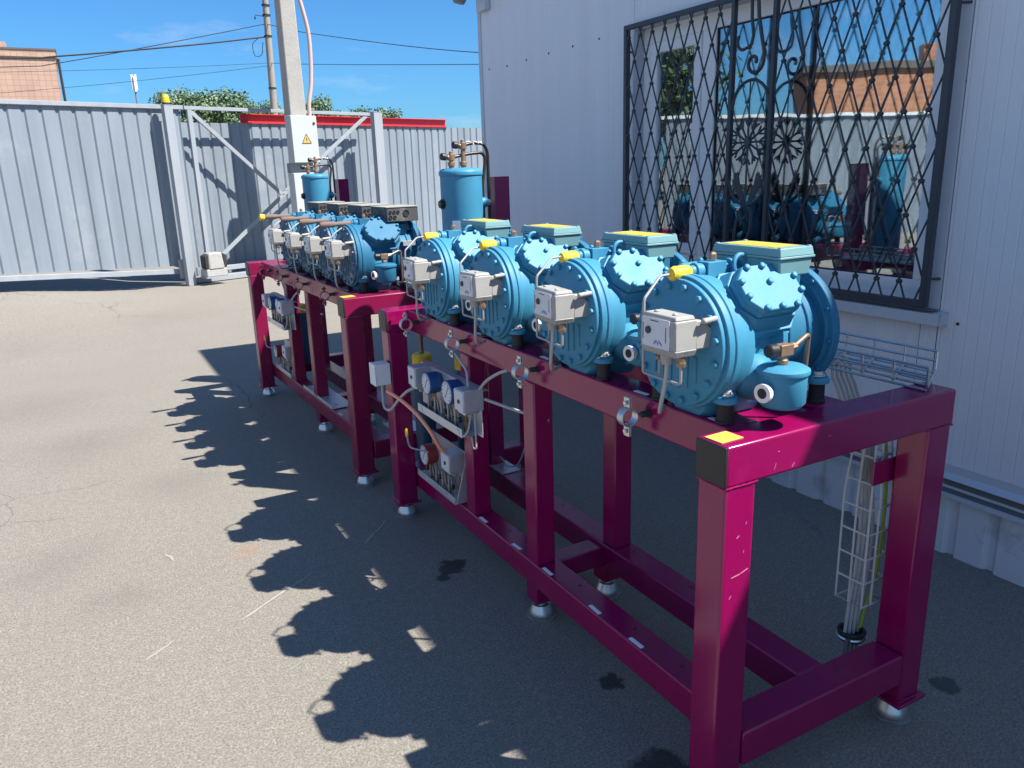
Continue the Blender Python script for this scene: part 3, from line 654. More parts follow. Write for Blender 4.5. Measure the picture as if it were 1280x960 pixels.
def make_panels(labels):
    t = thing('gauge_panel', labels[0], 'gauge panel', group='gauge panels on the frames')
    b = M(); b.bx(.066, .070, 1.36, 1.95, .655, .838); b.bx(.066, .098, 1.36, 1.95, .8385, .842)
    b.build('back_plate', 'zinc', t, .001)
    b = M(); b.bx(.0, .066, 1.40, 1.84, .655, .659); b.bx(-.004, .0, 1.40, 1.84, .655, .690)
    b.box((-.0055, 1.43, .672), (.003, .02, .02)); b.box((-.0055, 1.80, .672), (.003, .02, .02)); b.build('drip_tray', 'zinc', t, .001)
    switchbox(t, .065, 1.875, .800); switchbox(t, .065, 1.375, .815, .078, .085, .085)
    gauge(t, .06, 1.745, .795, 'gblue', .047); gauge(t, .06, 1.535, .805, 'gblue', .049)
    manifold(t, .036, 1.42, 1.82, .660, 6)
    c = M(); c.tube(curve([(.02, 1.36, .755), (.01, 1.37, .69), (.0, 1.40, .662), (.01, 1.46, .665)]), .0042, 8); c.tube(fillet([(.03, 1.345, .765), (.03, 1.345, .62), (.03, 1.37, .615), (.03, 1.38, .66)], .012), .0036, 8)
    c.tube(fillet([(.022, 1.375, .858), (.03, 1.40, .92), (.06, 1.572, .955)], .02), .0048, 8)
    c.tube(curve([(.05, 1.34, .855), (.07, 1.30, .90), (.10, 1.22, .945), (.15, 1.16, .95)]), .006, 8)
    c.tube(curve([(.07, 1.335, .815), (.12, 1.20, .800), (.14, 1.10, .80), (.16, 1.02, .80)]), .006, 8)
    c.build('signal_cable', 'cable', t)
    u = thing('gauge_panel', labels[1], 'gauge panel', group='gauge panels on the frames')
    b = M(); b.bx(.165, .169, 1.675, 2.12, .258, .455)
    b.prism([(.078, .2545), (.169, .2545), (.169, .474), (.140, .474)], (0, 1.675, 0), (1, 0, 0), (0, 0, 1), .004)
    b.build('back_plate', 'zinc', u, .001)
    b = M(); b.bx(.080, .165, 1.68, 2.12, .2545, .2585); b.bx(.076, .080, 1.68, 2.10, .250, .282); b.box((.0755, 1.71, .264), (.004, .022, .022)); b.box((.0755, 2.0, .264), (.004, .022, .022)); b.build('drip_tray', 'zinc', u, .001)
    gauge(u, .105, 1.935, .408, 'gred', .048)
    switchbox(u, .130, 1.715, .442, .085, .075, .078)
    manifold(u, .115, 1.70, 2.05, .260, 5)
    M().tube(fillet([(.05, 1.885, .437), (.0, 1.975, .440), (.0, 2.00, .455), (.0, 2.012, .51)], .015), .0042, 8).build('lever_arm', 'tubegrey', u)
    M().lathe((.0, 2.010, .480), (0, .1, 1), [(0, .004), (.01, .0075), (.035, .007), (.042, .004)], 10).build('lever_grip', 'tape', u)
    return t, u
make_panels(['upper gauge panel on the front frame with two blue gauges between two switches', 'lower gauge panel on the front frame with one red gauge and a yellow lever grip'])
pb1, pb2 = make_panels(['upper gauge panel hanging on the rear frame beside its far post', 'lower gauge panel hanging on the rear frame beside its far post'])
for o in (pb1, pb2): o.matrix_world = MB_; o.location = onB(.02, -.02, 0); o.rotation_euler = (0, 0, BROT)

# junction box, hoses
t = thing('junction_box', 'small white junction box on the far left post of the front frame', 'junction box')
M().bx(-.075, -.003, 2.16, 2.235, .70, .80).build('box_body', 'white', t, .003)
M().bx(-.079, -.075, 2.158, 2.237, .698, .802).build('cover', 'white', t, .002)
M().bx(-.0798, -.0792, 2.19, 2.215, .725, .775).build('box_label', 'label', t, smooth=False)
M().tube(curve([(-.035, 2.20, .70), (-.035, 2.20, .64), (-.045, 2.16, .595), (-.04, 2.09, .60), (-.02, 2.02, .665), (-.005, 1.95, .715), (.02, 1.92, .735)]), .0068, 8).build('grey_lead', 'cable', t)
tag(M().tube(curve([(-.03, 2.15, .672), (-.028, 2.07, .672), (-.02, 1.97, .662), (-.008, 1.83, .632), (.012, 1.745, .575), (.04, 1.735, .51), (.07, 1.735, .475)]), .0085, 10).build('orange_hose', 'orange'), 'orange hose looping from the white junction box down to the lower gauge panel', 'hose')

# vessels inside the frames
def vessel(loc, label, h=.5, r=.055):
    t = thing('filter_vessel', label, 'filter vessel', loc, group='dark blue filter vessels with yellow caps')
    M().lathe((0, 0, 0), (0, 0, 1), [(0, r * .8), (.01, r), (h - .02, r), (h, r * .8)], 28).build('vessel_body', 'navy', t)
    M().lathe((0, 0, h), (0, 0, 1), [(0, r * .75), (.006, r * .95), (.055, r * .95), (.065, r * .8)], 24).build('vessel_cap', 'tape', t)
    M().lathe((0, 0, h + .065), (0, 0, 1), [(0, .012), (.08, .012), (.09, .016), (.11, .016), (.112, .006), (.26 - 0.0, .006)], 10).build('outlet_pipe', 'copper', t)
    return t
vessel((.335, 2.06, .252), 'dark blue filter vessel with yellow cap inside the front frame, behind the right switch', .49)
vessel((.30, 2.52, .012), 'dark blue filter vessel with yellow cap standing in the gap between the frames', .66)
v2 = vessel(onB(.30, 2.03, .252), 'dark blue filter vessel inside the rear frame behind its gauge panels', .40, .062)
for i, (xx, yy, zz, sx, sy, lab) in enumerate([(.46, 1.97, .262, .10, .16, 'pale steel base plate on the rear bottom beam of the front frame'), ]):
    t = thing('base_plate_bracket', lab, 'bracket', (xx, yy, .252))
    M().bx(-.05, .05, -.1, .1, 0, .006).build('bracket_plate', 'zinc', t, .001)
    M().lathe((0, -.03, .006), (0, 0, 1), [(0, .018), (.003, .018), (.0032, .011), (.012, .011)], 12).build('bracket_bolt', 'steel', t)
    M().tube(curve([(.02, .12, .02), (.0, .0, .045), (-.02, -.10, .04), (.0, -.16, .06), (.02, -.20, .15), (.03, -.21, .22)]), .0035, 6).build('ground_lead', 'cable', t)
for lab, x0, x1, y0, y1 in (('pale perforated plate on the near bottom crossbeam of the rear frame', .25, .42, .03, .25), ('pale perforated plate on the left bottom beam of the rear frame', .10, .24, .72, 1.35)):
    t = thing('perforated_plate', lab, 'plate', onB(0, 0, 0), BROT)
    m_ = M(); m_.bx(x0, x1, y0, y1, .2535, .258); m_.bx(x0, x0 + .004, y0, y1, .258, .272); m_.build('plate_sheet', 'zinc', t, .001)
    m_ = M()
    for k in range(4): m_.cyl((x0 + .05, y0 + (y1 - y0) * (k + .5) / 4, .2581), (x0 + .05, y0 + (y1 - y0) * (k + .5) / 4, .2588), .008, n=10)
    m_.build('slot', 'ink', t)

# ------------------------------------------------------------------ wire cable trays
def wtray(t, name, x0, x1, y0, y1, z0, z1, m='steel', sk=.10):
    w = M(); r = .0038
    n = int((y1 - y0) / .10)
    for k in range(n + 1):
        y = y0 + (y1 - y0) * k / n
        w.tube(fillet([(x0, y, z1), (x0, y, z0), (x1, y + sk, z0), (x1, y + sk, z1)], .012, 3), r, 6)
    for (x, z) in [(x0, z1), (x0, (z0 + z1) / 2), (x1, z1), (x1, (z0 + z1) / 2)] + [(x0 + (x1 - x0) * k / 4, z0 - .006) for k in range(5)]:
        w.tube([(x, y0 + sk * (x - x0) / (x1 - x0), z), (x, y1, z)], r, 6)
    return w.build(name, m, t)
t = thing('cable_tray', 'wire basket cable tray lying along the wall side of the front frame', 'cable tray')
wtray(t, 'wire_basket', .735, .925, .028, 2.15, H_ + .010, H_ + .066)
c = M()
for k in range(5):
    x = .77 + .02 * k; c.tube(curve([(x, .30, .90), (x - .01, .34, 1.0), (x, .42, 1.062), (x + .01, .9, 1.064 + .003 * k), (x - .01, 1.5, 1.064), (x, 2.1, 1.064)]), .005, 6)
c.build('tray_cable', 'cable', t)
t = thing('cable_drop', 'vertical wire cage with grey cables beside the near right post of the front frame', 'cable tray')
w = M(); r = .0034
cx, cy = .728, .165
def rect(hw, hd): return [(cx - hw, cy - hd), (cx - hw * .1, cy - hd), (cx + hw, cy - hd), (cx + hw, cy + hd), (cx - hw, cy + hd), (cx - hw, cy)]
for (px_, py_) in rect(.046, .045):
    w.tube([(px_, py_, .36), (px_, py_, .70), (cx + (px_ - cx) * .62, cy + (py_ - cy) * .7, .935)], r, 6)
for k in range(8):
    z = .36 + k * .078; f = 1 if z < .7 else 1 - .38 * (z - .7) / .235
    hw, hd = .046 * f, .045 * f
    w.tube([(cx - hw, cy + hd, z), (cx - hw, cy - hd, z), (cx + hw, cy - hd, z), (cx + hw, cy + hd, z)], r, 6, k == 0)
w.build('wire_cage', 'bolt', t)
c = M()
for k in range(4):
    x = .686 + .020 * k; c.tube(curve([(x, .17, .12), (x - .003, .165, .30), (x + .012, .16, .55), (x + .01 - .006 * k, .17, .8), (x + .03, .2, .96)]), .0052, 8)
c.build('grey_cables_drop', 'cable', t)
M().tube(curve([(.735, .155, .26), (.745, .15, .33), (.765, .14, .45), (.772, .14, .7), (.76, .16, .95)]), .005, 8).build('earth_cable', 'greencable', t)
M().lathe((.712, .165, .225), (0, 0, 1), [(0, .036), (.004, .040), (.008, .040), (.009, .036), (.022, .036), (.025, .042), (.030, .041), (.031, .032), (.012, .032)], 24).build('rubber_grommet', 'rubber', t)
g_ = M(); g_.tube([(.712 + .040 * math.cos(a), .165 + .040 * math.sin(a), .238) for a in [2 * math.pi * k / 24 for k in range(24)]], .005, 6, True); g_.box((.672, .145, .238), (.018, .010, .014)); g_.build('hose_clip', 'steel', t)

# ------------------------------------------------------------------ building with window and grille
XW, YE, ZT = 1.90, 4.86, 3.85
bd = thing('office_building', 'pale grey panel clad building with barred window on the right', 'building', (XW, 0, 0))
WY0, WY1, WZ0, WZ1 = .84, 2.80, 1.03, 2.42
def wl(o): return o
w = M(); D = .11
segs = [(-12, -10.9), (-10.89, -9.6), (-9.59, -8.3), (-8.29, -7.0), (-6.99, -5.7), (-5.69, -4.4), (-4.39, -3.1), (-3.09, -1.9), (-1.89, -.55), (-.545, .752)]
for a, b in segs: w.bx(0, D, a, b, .375, ZT)
w.bx(0, D, .757, WY0, WZ0, ZT); w.bx(0, D, .757, .830, .375, WZ0 - .001); w.bx(0, D, .833, WY1 + .03, .375, WZ0)
w.bx(0, D, WY0, WY1, WZ1, ZT); w.bx(0, D, WY1, WY1 + .03, WZ0 + .001, ZT); w.bx(0, D, WY1 + .033, YE - .045, .375, ZT)
for a in (0,):
    pass
w.build('wall', 'wall', bd, .0015, 1)
M().bx(.004, D - .004, -11.9, WY0 - .004, .38, ZT - .01).build('wall_core', 'ink', bd, smooth=False)
ct = M(); ct.bx(-.006, .05, YE - .045, YE + .006, .37, ZT); ct.bx(.05, 6.0, YE, YE + .006, .37, ZT); ct.build('corner_trim', 'flash', bd, .001)
M().bx(-.02, 6.2, -12, YE + .03, ZT, ZT + .06).build('roof', 'flash', bd)
M().bx(.12, 6.0, -12, YE - .01, 0, ZT - .02).build('building_core', 'plaster', bd, smooth=False)
# skirt of ribbed sheet
sk = M(); pts = []; y = -12.; 
while y < YE + .02: pts += [(-.036, y), (-.036, y + .112), (-.016, y + .130), (-.016, y + .150), (-.036, y + .168)]; y += .168
vs = [[sk.bm.verts.new((x, yy, z)) for x, yy in pts] for z in (0, .283)]
for i in range(len(pts) - 1): sk.bm.faces.new((vs[0][i], vs[0][i + 1], vs[1][i + 1], vs[1][i]))
sk.bx(-.014, .10, -12, YE, 0, .30)
sk.build('base_skirt', 'skirt', bd, smooth=False)
lf = M(); lf.bx(-.062, -.012, -12, YE + .01, .283, .287); lf.bx(-.066, -.062, -12, YE + .01, .268, .287); lf.build('ledge_trim', 'flash', bd, smooth=False)
M().bx(-.059, .02, -12, YE, .2875, .289).build('ledge_dust', 'dirtyflash', bd, smooth=False)
M().bx(-.012, .02, -12, YE, .290, .334).build('ledge_gap', 'dirtyflash', bd, smooth=False)
lf = M(); lf.prism([(-.036, .336), (-.033, .334), (.0, .356), (-.003, .388), (-.008, .388), (-.008, .356)], (0, -12, 0), (1, 0, 0), (0, 0, 1), -(YE + 12)); lf.build('drip_flashing', 'flash', bd, smooth=False)
for (y, z) in [(4.7, 2.421), (4.403, 2.41), (4.109, 2.416), (3.796, 2.42), (3.491, 2.423), (3.188, 2.425), (.76, 1.92), (.79, 1.55), (.67, .985)]:
    M().lathe((0.0, y, z), (-1, 0, 0), [(0, .007), (.002, .007), (.0021, .0045), (.005, .0045)], 8).build('wall_screw', 'rubber', bd)
# window
wn = M(); fx0, fx1 = .05, .10
wn.bx(fx0, fx1, WY0, WY1, WZ0, WZ0 + .105); wn.bx(fx0, fx1, WY0, WY1, WZ1 - .085, WZ1)
wn.bx(fx0, fx1, WY0, WY0 + .085, WZ0 + .105, WZ1 - .085); wn.bx(fx0, fx1, WY1 - .075, WY1, WZ0 + .105, WZ1 - .085); wn.bx(fx0, fx1, 2.19, 2.29, WZ0 + .105, WZ1 - .085)
wo = wn.build('window', 'pvc', bd, .004, 2)
sa = M(); y0, y1, z0, z1 = 2.292, WY1 - .077, WZ0 + .107, WZ1 - .087
for bxx in ((y0, y1, z0, z0 + .06), (y0, y1, z1 - .06, z1), (y0, y0 + .055, z0 + .06, z1 - .06), (y1 - .055, y1, z0 + .06, z1 - .06)): sa.bx(.040, .085, *bxx)
sa.build('sash', 'pvc', wo, .004, 2)
def glass(name, refl, back):
    m = bpy.data.materials.new(name); m.use_nodes = True; nt = m.node_tree
    for n in list(nt.nodes):
        if n.type != 'OUTPUT_MATERIAL': nt.nodes.remove(n)
    out = [n for n in nt.nodes if n.type == 'OUTPUT_MATERIAL'][0]
    gl = nt.nodes.new('ShaderNodeBsdfGlossy'); gl.inputs['Roughness'].default_value = .012; gl.inputs['Color'].default_value = (.86, .93, .97, 1)
    if back is None: df = nt.nodes.new('ShaderNodeBsdfTransparent'); df.inputs['Color'].default_value = (.93, .96, .96, 1)
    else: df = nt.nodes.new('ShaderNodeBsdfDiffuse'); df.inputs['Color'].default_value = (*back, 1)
    fr = nt.nodes.new('ShaderNodeFresnel'); fr.inputs['IOR'].default_value = 1.5
    mr = nt.nodes.new('ShaderNodeMapRange'); mr.inputs['From Max'].default_value = .5; mr.inputs['To Min'].default_value = refl; mr.inputs['To Max'].default_value = .9
    nt.links.new(fr.outputs[0], mr.inputs['Value'])
    mx = nt.nodes.new('ShaderNodeMixShader'); nt.links.new(mr.outputs['Result'], mx.inputs[0]); nt.links.new(df.outputs[0], mx.inputs[1]); nt.links.new(gl.outputs[0], mx.inputs[2])
    nt.links.new(mx.outputs[0], out.inputs['Surface'])
    tc = nt.nodes.new('ShaderNodeTexCoord'); no = nt.nodes.new('ShaderNodeTexNoise'); no.inputs['Scale'].default_value = 2.2 if back is None else 1.3; nt.links.new(tc.outputs['Object'], no.inputs['Vector'])
    bp = nt.nodes.new('ShaderNodeBump'); bp.inputs['Strength'].default_value = .03; bp.inputs['Distance'].default_value = .02; nt.links.new(no.outputs['Fac'], bp.inputs['Height']); nt.links.new(bp.outputs[0], gl.inputs['Normal'])
    return m
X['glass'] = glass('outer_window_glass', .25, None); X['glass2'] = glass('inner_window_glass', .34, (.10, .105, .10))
for nm, mt, dx in (('pane', 'glass', 0), ('inner_pane', 'glass2', .036)):
    M().bx(.068 + dx, .072 + dx, WY0 + .083, 2.192, WZ0 + .103, WZ1 - .083).build(nm, mt, wo, smooth=False)
    M().bx(.058 + dx, .062 + dx, y0 + .053, y1 - .053, z0 + .058, z1 - .058).build(nm, mt, wo, smooth=False)
gk = M()
for (a, b, c_, d) in ((WY0 + .085, 2.19, WZ0 + .105, WZ0 + .111), (WY0 + .085, 2.19, WZ1 - .091, WZ1 - .085), (WY0 + .085, WY0 + .091, WZ0 + .11, WZ1 - .09), (2.184, 2.19, WZ0 + .11, WZ1 - .09)): gk.bx(.062, .069, a, b, c_, d)
gk.build('gasket', 'rubber', wo, smooth=False)
sr = M(); sr.bx(-.008, .05, WY0 - .085, WY0 + .003, WZ0 - .01, ZT - .05); sr.bx(-.006, .05, WY1 - .003, WY1 + .02, WZ0, WZ1 - .004); sr.bx(-.007, .05, WY0 + .004, WY1 + .02, WZ1 - .003, WZ1 + .02)
sr.build('window_surround', 'flash', bd, .001)
si = M(); si.prism([(-.062, .975), (-.058, .975), (-.058, 1.017), (.05, 1.029), (.05, 1.033), (-.062, 1.021)], (0, .713, 0), (1, 0, 0), (0, 0, 1), -(WY1 + .06 - .713)); si.bx(-.06, .0, .713, .717, .978, 1.02)
si.build('window_sill', 'flash', bd, smooth=False)
M().bx(-.056, .04, .75, WY1, 1.0315, 1.0335).build('sill_dust', 'dirtyflash', bd, smooth=False)
# wrought iron grille
GX = -.07; GY0, GY1, GZ0, GZ1 = .790, 2.822, 1.045, 2.440
gr = M()
gr.bx(GX - .004, GX + .028, GY0 - .014, GY0 + .014, GZ0, GZ1); gr.bx(GX - .004, GX + .028, GY1 - .014, GY1 + .014, GZ0, GZ1)
gr.bx(GX - .003, GX + .027, GY0 + .014, GY1 - .014, GZ0, GZ0 + .026); gr.bx(GX - .003, GX + .027, GY0 + .014, GY1 - .014, GZ1 - .026, GZ1)
for (y, z) in ((GY0, 1.16), (GY0, 2.2), (GY1, 1.2), (GY1, 2.05), (GY1, 2.30)): gr.cyl((GX + .01, y, z), (.0, y + (.03 if y > 2 else -.03), z), .006, n=8)
go = gr.build('window_grille', 'grille', bd, .002, 1)
OY0, OY1 = 1.668, 1.940
la = M(); hy, hz = .0540, .1365; yn, zn = .906, 1.687
def clip(p, q, ya, yb):
    # clip segment to the y range and the frame's z range
    p = V(p); q = V(q); t0, t1 = 0., 1.
    for k, lo, hi in ((0, ya, yb), (1, GZ0 + .02, GZ1 - .02)):
        d = q[k] - p[k]
        if abs(d) < 1e-9: continue
        a, b = (lo - p[k]) / d, (hi - p[k]) / d
        if a > b: a, b = b, a
        t0 = max(t0, a); t1 = min(t1, b)
    if t1 - t0 < 1e-3: return None
    return p + (q - p) * t0, p + (q - p) * t1
for s in (-1, 1):
    for k in range(-40, 60):
        yb = yn + 2 * hy * k; p = (yb - s * hy * 20, zn - hz * 20); q = (yb + s * hy * 20, zn + hz * 20)
        for ya, yc in ((GY0 + .012, OY0), (OY1, GY1 - .012)):
            r_ = clip(p, q, ya, yc)
            if r_: la.cyl((GX + .006 + s * .005, *r_[0]), (GX + .006 + s * .005, *r_[1]), .0046, n=6)
for i in range(-6, 42):
    for j in range(-8, 8):
        if (i + j) % 2: continue
        y, z = yn + i * hy, zn + j * hz
        if (GY0 + .02 < y < OY0 - .012 or OY1 + .012 < y < GY1 - .02) and GZ0 + .03 < z < GZ1 - .03:
            la.lathe((GX + .006, y - .011, z), (0, 1, 0), [(0, .0075), (.003, .0098), (.019, .0098), (.022, .0075)], 8)
la.build('lattice', 'grille', go)
orn = M()
for y in (OY0, OY1): orn.bx(GX - .006, GX + .018, y - .0105, y + .0105, GZ0 + .02, GZ1 - .02)
ym = (OY0 + OY1) / 2; gx = GX + .004
def flat(pts2, r=.008): orn.tube([(gx, y, z) for y, z in pts2], r, 8)
arc = [(ym + (OY1 - ym - .012) * math.cos(a), 1.90 + .135 * math.sin(a)) for a in [math.pi * k / 16 for k in range(17)]]; flat(arc)
arc = [(ym + (OY1 - ym - .012) * math.cos(a), 1.56 - .125 * math.sin(a)) for a in [math.pi * k / 16 for k in range(17)]]; flat(arc)
def spiral(cy_, cz_, r0, r1, a0, a1, n=26): return [(cy_ + (r0 + (r1 - r0) * k / n) * math.cos(a0 + (a1 - a0) * k / n), cz_ + (r0 + (r1 - r0) * k / n) * math.sin(a0 + (a1 - a0) * k / n)) for k in range(n + 1)]
flat([(ym - .02, 2.42), (ym - .03, 2.32), (ym - .055, 2.22), (ym - .075, 2.15)] + spiral(ym - .012, 2.115, .062, .010, R(170), R(560)), .009)
flat([(ym + .02, 2.42), (ym + .015, 2.32), (ym + .0, 2.24), (ym + .01, 2.20), (ym + .035, 2.185)] + spiral(ym + .065, 2.22, .04, .04, R(-120), R(40), 10), .008)
flat(spiral(ym + .01, 1.385, .010, .052, R(200), R(520)) + [(ym - .04, 1.32), (ym - .01, 1.25), (ym + .05, 1.17), (ym + .06, 1.08)], .008)
flat([(ym + .06, 1.36), (ym + .075, 1.28), (ym + .07, 1.20), (ym + .02, 1.12)] + spiral(ym - .03, 1.14, .05, .012, R(-20), R(-330)), .008)
cyz = (ym + .006, 1.742)
for k in range(12):
    a = math.pi * k / 6; d = (math.sin(a), math.cos(a)); rl = .122 if k % 2 == 0 else .105
    orn.cyl((gx, cyz[0] + d[0] * .012, cyz[1] + d[1] * .012), (gx, cyz[0] + d[0] * rl, cyz[1] + d[1] * rl), .0055, n=6)
    for s in (-1, 1):
        a2 = a + s * .55; p = (cyz[0] + d[0] * .075, cyz[1] + d[1] * .075)
        orn.cyl((gx, *p), (gx, p[0] + math.sin(a2) * .04, p[1] + math.cos(a2) * .04), .005, n=6)
orn.lathe((gx - .008, *cyz), (1, 0, 0), [(0, .02), (.016, .02)], 12)
orn.cyl((gx, cyz[0], 1.62), (gx, cyz[0], 1.44), .005, n=6); orn.cyl((gx, cyz[0], 1.865), (gx, cyz[0], 2.03), .004, n=6)
for s in (-1, 1):   # open hands under the snowflake
    hand = [(0, 0), (.022, .0), (.040, .028), (.062, .060), (.085, .090), (.090, .118), (.080, .112), (.082, .140), (.071, .128), (.070, .152), (.060, .136), (.057, .156), (.048, .138), (.042, .112), (.034, .086), (.024, .092), (.020, .062), (.008, .04)]
    orn.prism([(s * x, z) for x, z in hand][:: s], (gx + .004, ym + s * .012, 1.445), (0, 1, 0), (0, 0, 1), -.006)
orn.build('ornament', 'grille', go)
# lamp at the corner of the building
t = thing('floodlight', 'dark grey lamp on a pale bracket box high at the corner of the building', 'lamp', (XW, 4.72, 2.93))
M().bx(-.05, -.002, -.075, .075, -.085, .12).build('mount_box', 'flash', t, .006)
M().cyl((-.05, .02, .04), (-.12, .06, .05), .012, n=10).build('lamp_arm', 'lampgrey', t)
M().lathe((-.15, .10, .11), (-.25, .1, -1), [(0, .03), (.01, .05), (.10, .055), (.13, .045), (.135, .02)], 16).build('lamp_head', 'lampgrey', t)

# ------------------------------------------------------------------ gate, fence, posts
TH = .30; GO = V((.32, 12.33, 0)); GS = V((math.cos(TH), math.sin(TH), 0)); GN = V((-math.sin(TH), math.cos(TH), 0))
def gp(s, off, z): return GO + GS * s + GN * off + V((0, 0, z))
def G(): return M()
def gbox(m, s0, s1, o0, o1, z0, z1):
    rot = Matrix((GS, GN, V((0, 0, 1)))).transposed()
    return m.box(gp((s0 + s1) / 2, (o0 + o1) / 2, (z0 + z1) / 2), (s1 - s0, o1 - o0, z1 - z0), rot)
def corr(m, s0, s1, off, z0f, z1f, pitch=.215, depth=.022, flat=.150, th=.003):
    pr = []; s = s0
    while s < s1: 
        pr += [(s, 0), (s + flat, 0), (s + flat + .022, depth), (s + pitch - .022, depth)]; s += pitch
    pr = [(a, b) for a, b in pr if a <= s1]
    rows = []
    for d in (0, th):
        rows.append([[m.bm.verts.new(gp(a, off + b + d, f(a))) for a, b in pr] for f in (z0f, z1f)])
    for r_ in rows:
        for i in range(len(pr) - 1): m.bm.faces.new((r_[0][i], r_[0][i + 1], r_[1][i + 1], r_[1][i]))
    for i in range(len(pr) - 1):
        for e in (0, 1): m.bm.faces.new((rows[0][e][i], rows[0][e][i + 1], rows[1][e][i + 1], rows[1][e][i]))
    return m
def gz(s): return .275 - .06 * s if s < 0 else .22     # underside of the gate leaf
t = thing('sliding_gate', 'grey corrugated sliding gate with its braced tail frame behind the white cabinets', 'gate', tuple(gp(0, .2, 0)))
def P(o): o.parent = t; o.matrix_parent_inverse = Matrix.Translation(-t.location); return o
P(corr(M(), -5.3, .30, .215, lambda a: gz(a) + .03, lambda a: 2.71).build('gate_sheet', 'fence', None, smooth=False))
m_ = M(); gbox(m_, -5.3, .34, .17, .25, 2.712, 2.772); P(m_.build('top_rail', 'gatesteel', None, .003))
m_ = M(); rot = None
def gbar(m, s0, z0, s1, z1, w=.06, d=.06, off=.2):
    a = gp(s0, off, z0); b = gp(s1, off, z1); x = (b - a).normalized(); y = GN; z = x.cross(y)
    m.box((a + b) / 2, ((b - a).length, d, w), Matrix((x, y, z)).transposed()); return m
P(gbar(M(), -5.3, gz(-5.3), .0, gz(0), .075, .08).build('bottom_rail', 'gatesteel', None, .004))
P(gbar(M(), .36, 2.74, 4.0, 2.73, .055, .06).build('tail_rail', 'gatesteel', None, .003))
P(gbar(M(), .45, .20, 4.0, .19, .075, .08).build('tail_rail', 'gatesteel', None, .003))
P(gbar(M(), .44, .20, .44, 2.71, .07, .06).build('tail_post', 'gatesteel', None, .003))
for a in ((.47, 2.68, 1.95, 1.33), (.47, .25, 2.05, 1.42), (2.0, 1.40, 3.85, 2.70)): P(gbar(M(), *a, .06, .04).build('brace', 'gatesteel', None, .003))
for nm, s0, s1, lab in (('gate_post', -.055, .075, 'grey square gate post carrying the yellow beacon'), ('gate_post', 3.84, 4.03, 'grey square gate post right of the white cabinets')):
    t2 = thing('gate_post', lab, 'gate post', tuple(gp((s0 + s1) / 2, 0, 0)), TH, group='grey gate posts')
    w_ = (s1 - s0) / 2
    M().bx(-w_, w_, -.06, .06, 0, 2.75).build('post_tube', 'gatesteel', t2, .006)
    M().bx(-w_ - .004, w_ + .004, -.064, .064, 2.75, 2.757).build('post_cap', 'gatesteel', t2, .002)
    M().bx(-w_ - .05, w_ + .05, .07, .11, .12, .42).build('roller_bracket', 'gatesteel', t2, .003)
t2 = thing('warning_beacon', 'yellow beacon on top of the grey gate post', 'beacon', tuple(gp(.01, 0, 2.757)))
M().lathe((0, 0, 0), (0, 0, 1), [(0, .06), (.03, .06)], 18).build('beacon_base', 'rubber', t2)
M().lathe((0, 0, .03), (0, 0, 1), [(0, .058), (.05, .058), (.06, .053), (.075, .055), (.085, .05), (.11, .04), (.125, .02), (.128, 0)], 20).build('beacon_dome', 'beacon', t2)
# gate motor
t2 = thing('gate_motor', 'cream white gate motor with dark side vents beside the gate post', 'gate motor', tuple(gp(.33, -.20, 0)), TH)
M().bx(-.19, .19, -.12, .12, .115, .135).build('base_plate', 'gatesteel', t2)
M().prism([(-.175, -.115), (.175, -.115), (.185, -.08), (.185, .115), (-.185, .115), (-.185, -.08)], (0, 0, .135), (1, 0, 0), (0, 1, 0), .12, [(-.165, -.105), (.165, -.105), (.175, -.075), (.175, .11), (-.175, .11), (-.175, -.075)]).build('motor_foot', 'switch', t2, .012, 3)
M().prism([(-.125, -.12), (.125, -.12), (.14, -.09), (.14, .105), (-.14, .105), (-.14, -.09)], (0, 0, .25), (1, 0, 0), (0, 1, 0), .26, [(-.105, -.10), (.105, -.10), (.115, -.07), (.115, .095), (-.115, .095), (-.115, -.07)]).build('motor_housing', 'switch', t2, .02, 3)
for s in (-1, 1): M().prism([(0, 0), (.055, 0), (.055, .20), (.02, .22), (0, .22)], (s * .125, -.10, .265), (s, 0, 0), (0, 0, 1), -s * .17).build('side_vent', 'rubber', t2, .01, 2)
m_ = M(); gbox(m_, .09, 1.10, .08, .26, .012, .10); gbox(m_, 1.12, 2.6, .06, .28, .012, .10); gbox(m_, 1.2, 1.6, -.05, .05, .012, .2)
tag(m_.build('gate_track', 'gatesteel', None, .004), 'pale steel gate track base lying on the ground right of the gate motor', 'gate track')
# fixed fence
t = thing('corrugated_fence', 'fixed grey corrugated fence behind the gate tail, running to the building', 'fence', tuple(gp(2, .54, 0)))
P(corr(M(), .2, 9.5, .54, lambda a: .06, lambda a: 2.545, .185, .022, .125).build('fence_sheet', 'fence', None, smooth=False))
m_ = M()
for s in (.4, 2.4, 4.4, 6.4, 8.4): gbox(m_, s, s + .06, .58, .64, 0, 2.5)
P(m_.build('fence_post', 'gatesteel', None))
m_ = M(); gbox(m_, 1.50, 6.16, .50, .62, 2.548, 2.56); gbox(m_, 1.50, 6.16, .57, .585, 2.56, 2.69); gbox(m_, 1.50, 6.16, .50, .62, 2.69, 2.702)
tag(m_.build('red_channel_beam', 'red', None), 'long red steel channel lying along the top of the corrugated fence', 'beam')
m_ = M(); corr(m_, -13.0, -5.36, .25, lambda a: .05, lambda a: 2.46)
t = thing('corrugated_fence', 'grey corrugated fence continuing left of the sliding gate', 'fence', tuple(gp(-9, .25, 0)))
P(m_.build('fence_sheet', 'fence', None, smooth=False)); m_ = M(); gbox(m_, -13, -5.36, .2, .32, 2.46, 2.52); P(m_.build('fence_cap', 'white', None))
m_ = M(); e = gp(-13.0, .25, 0)
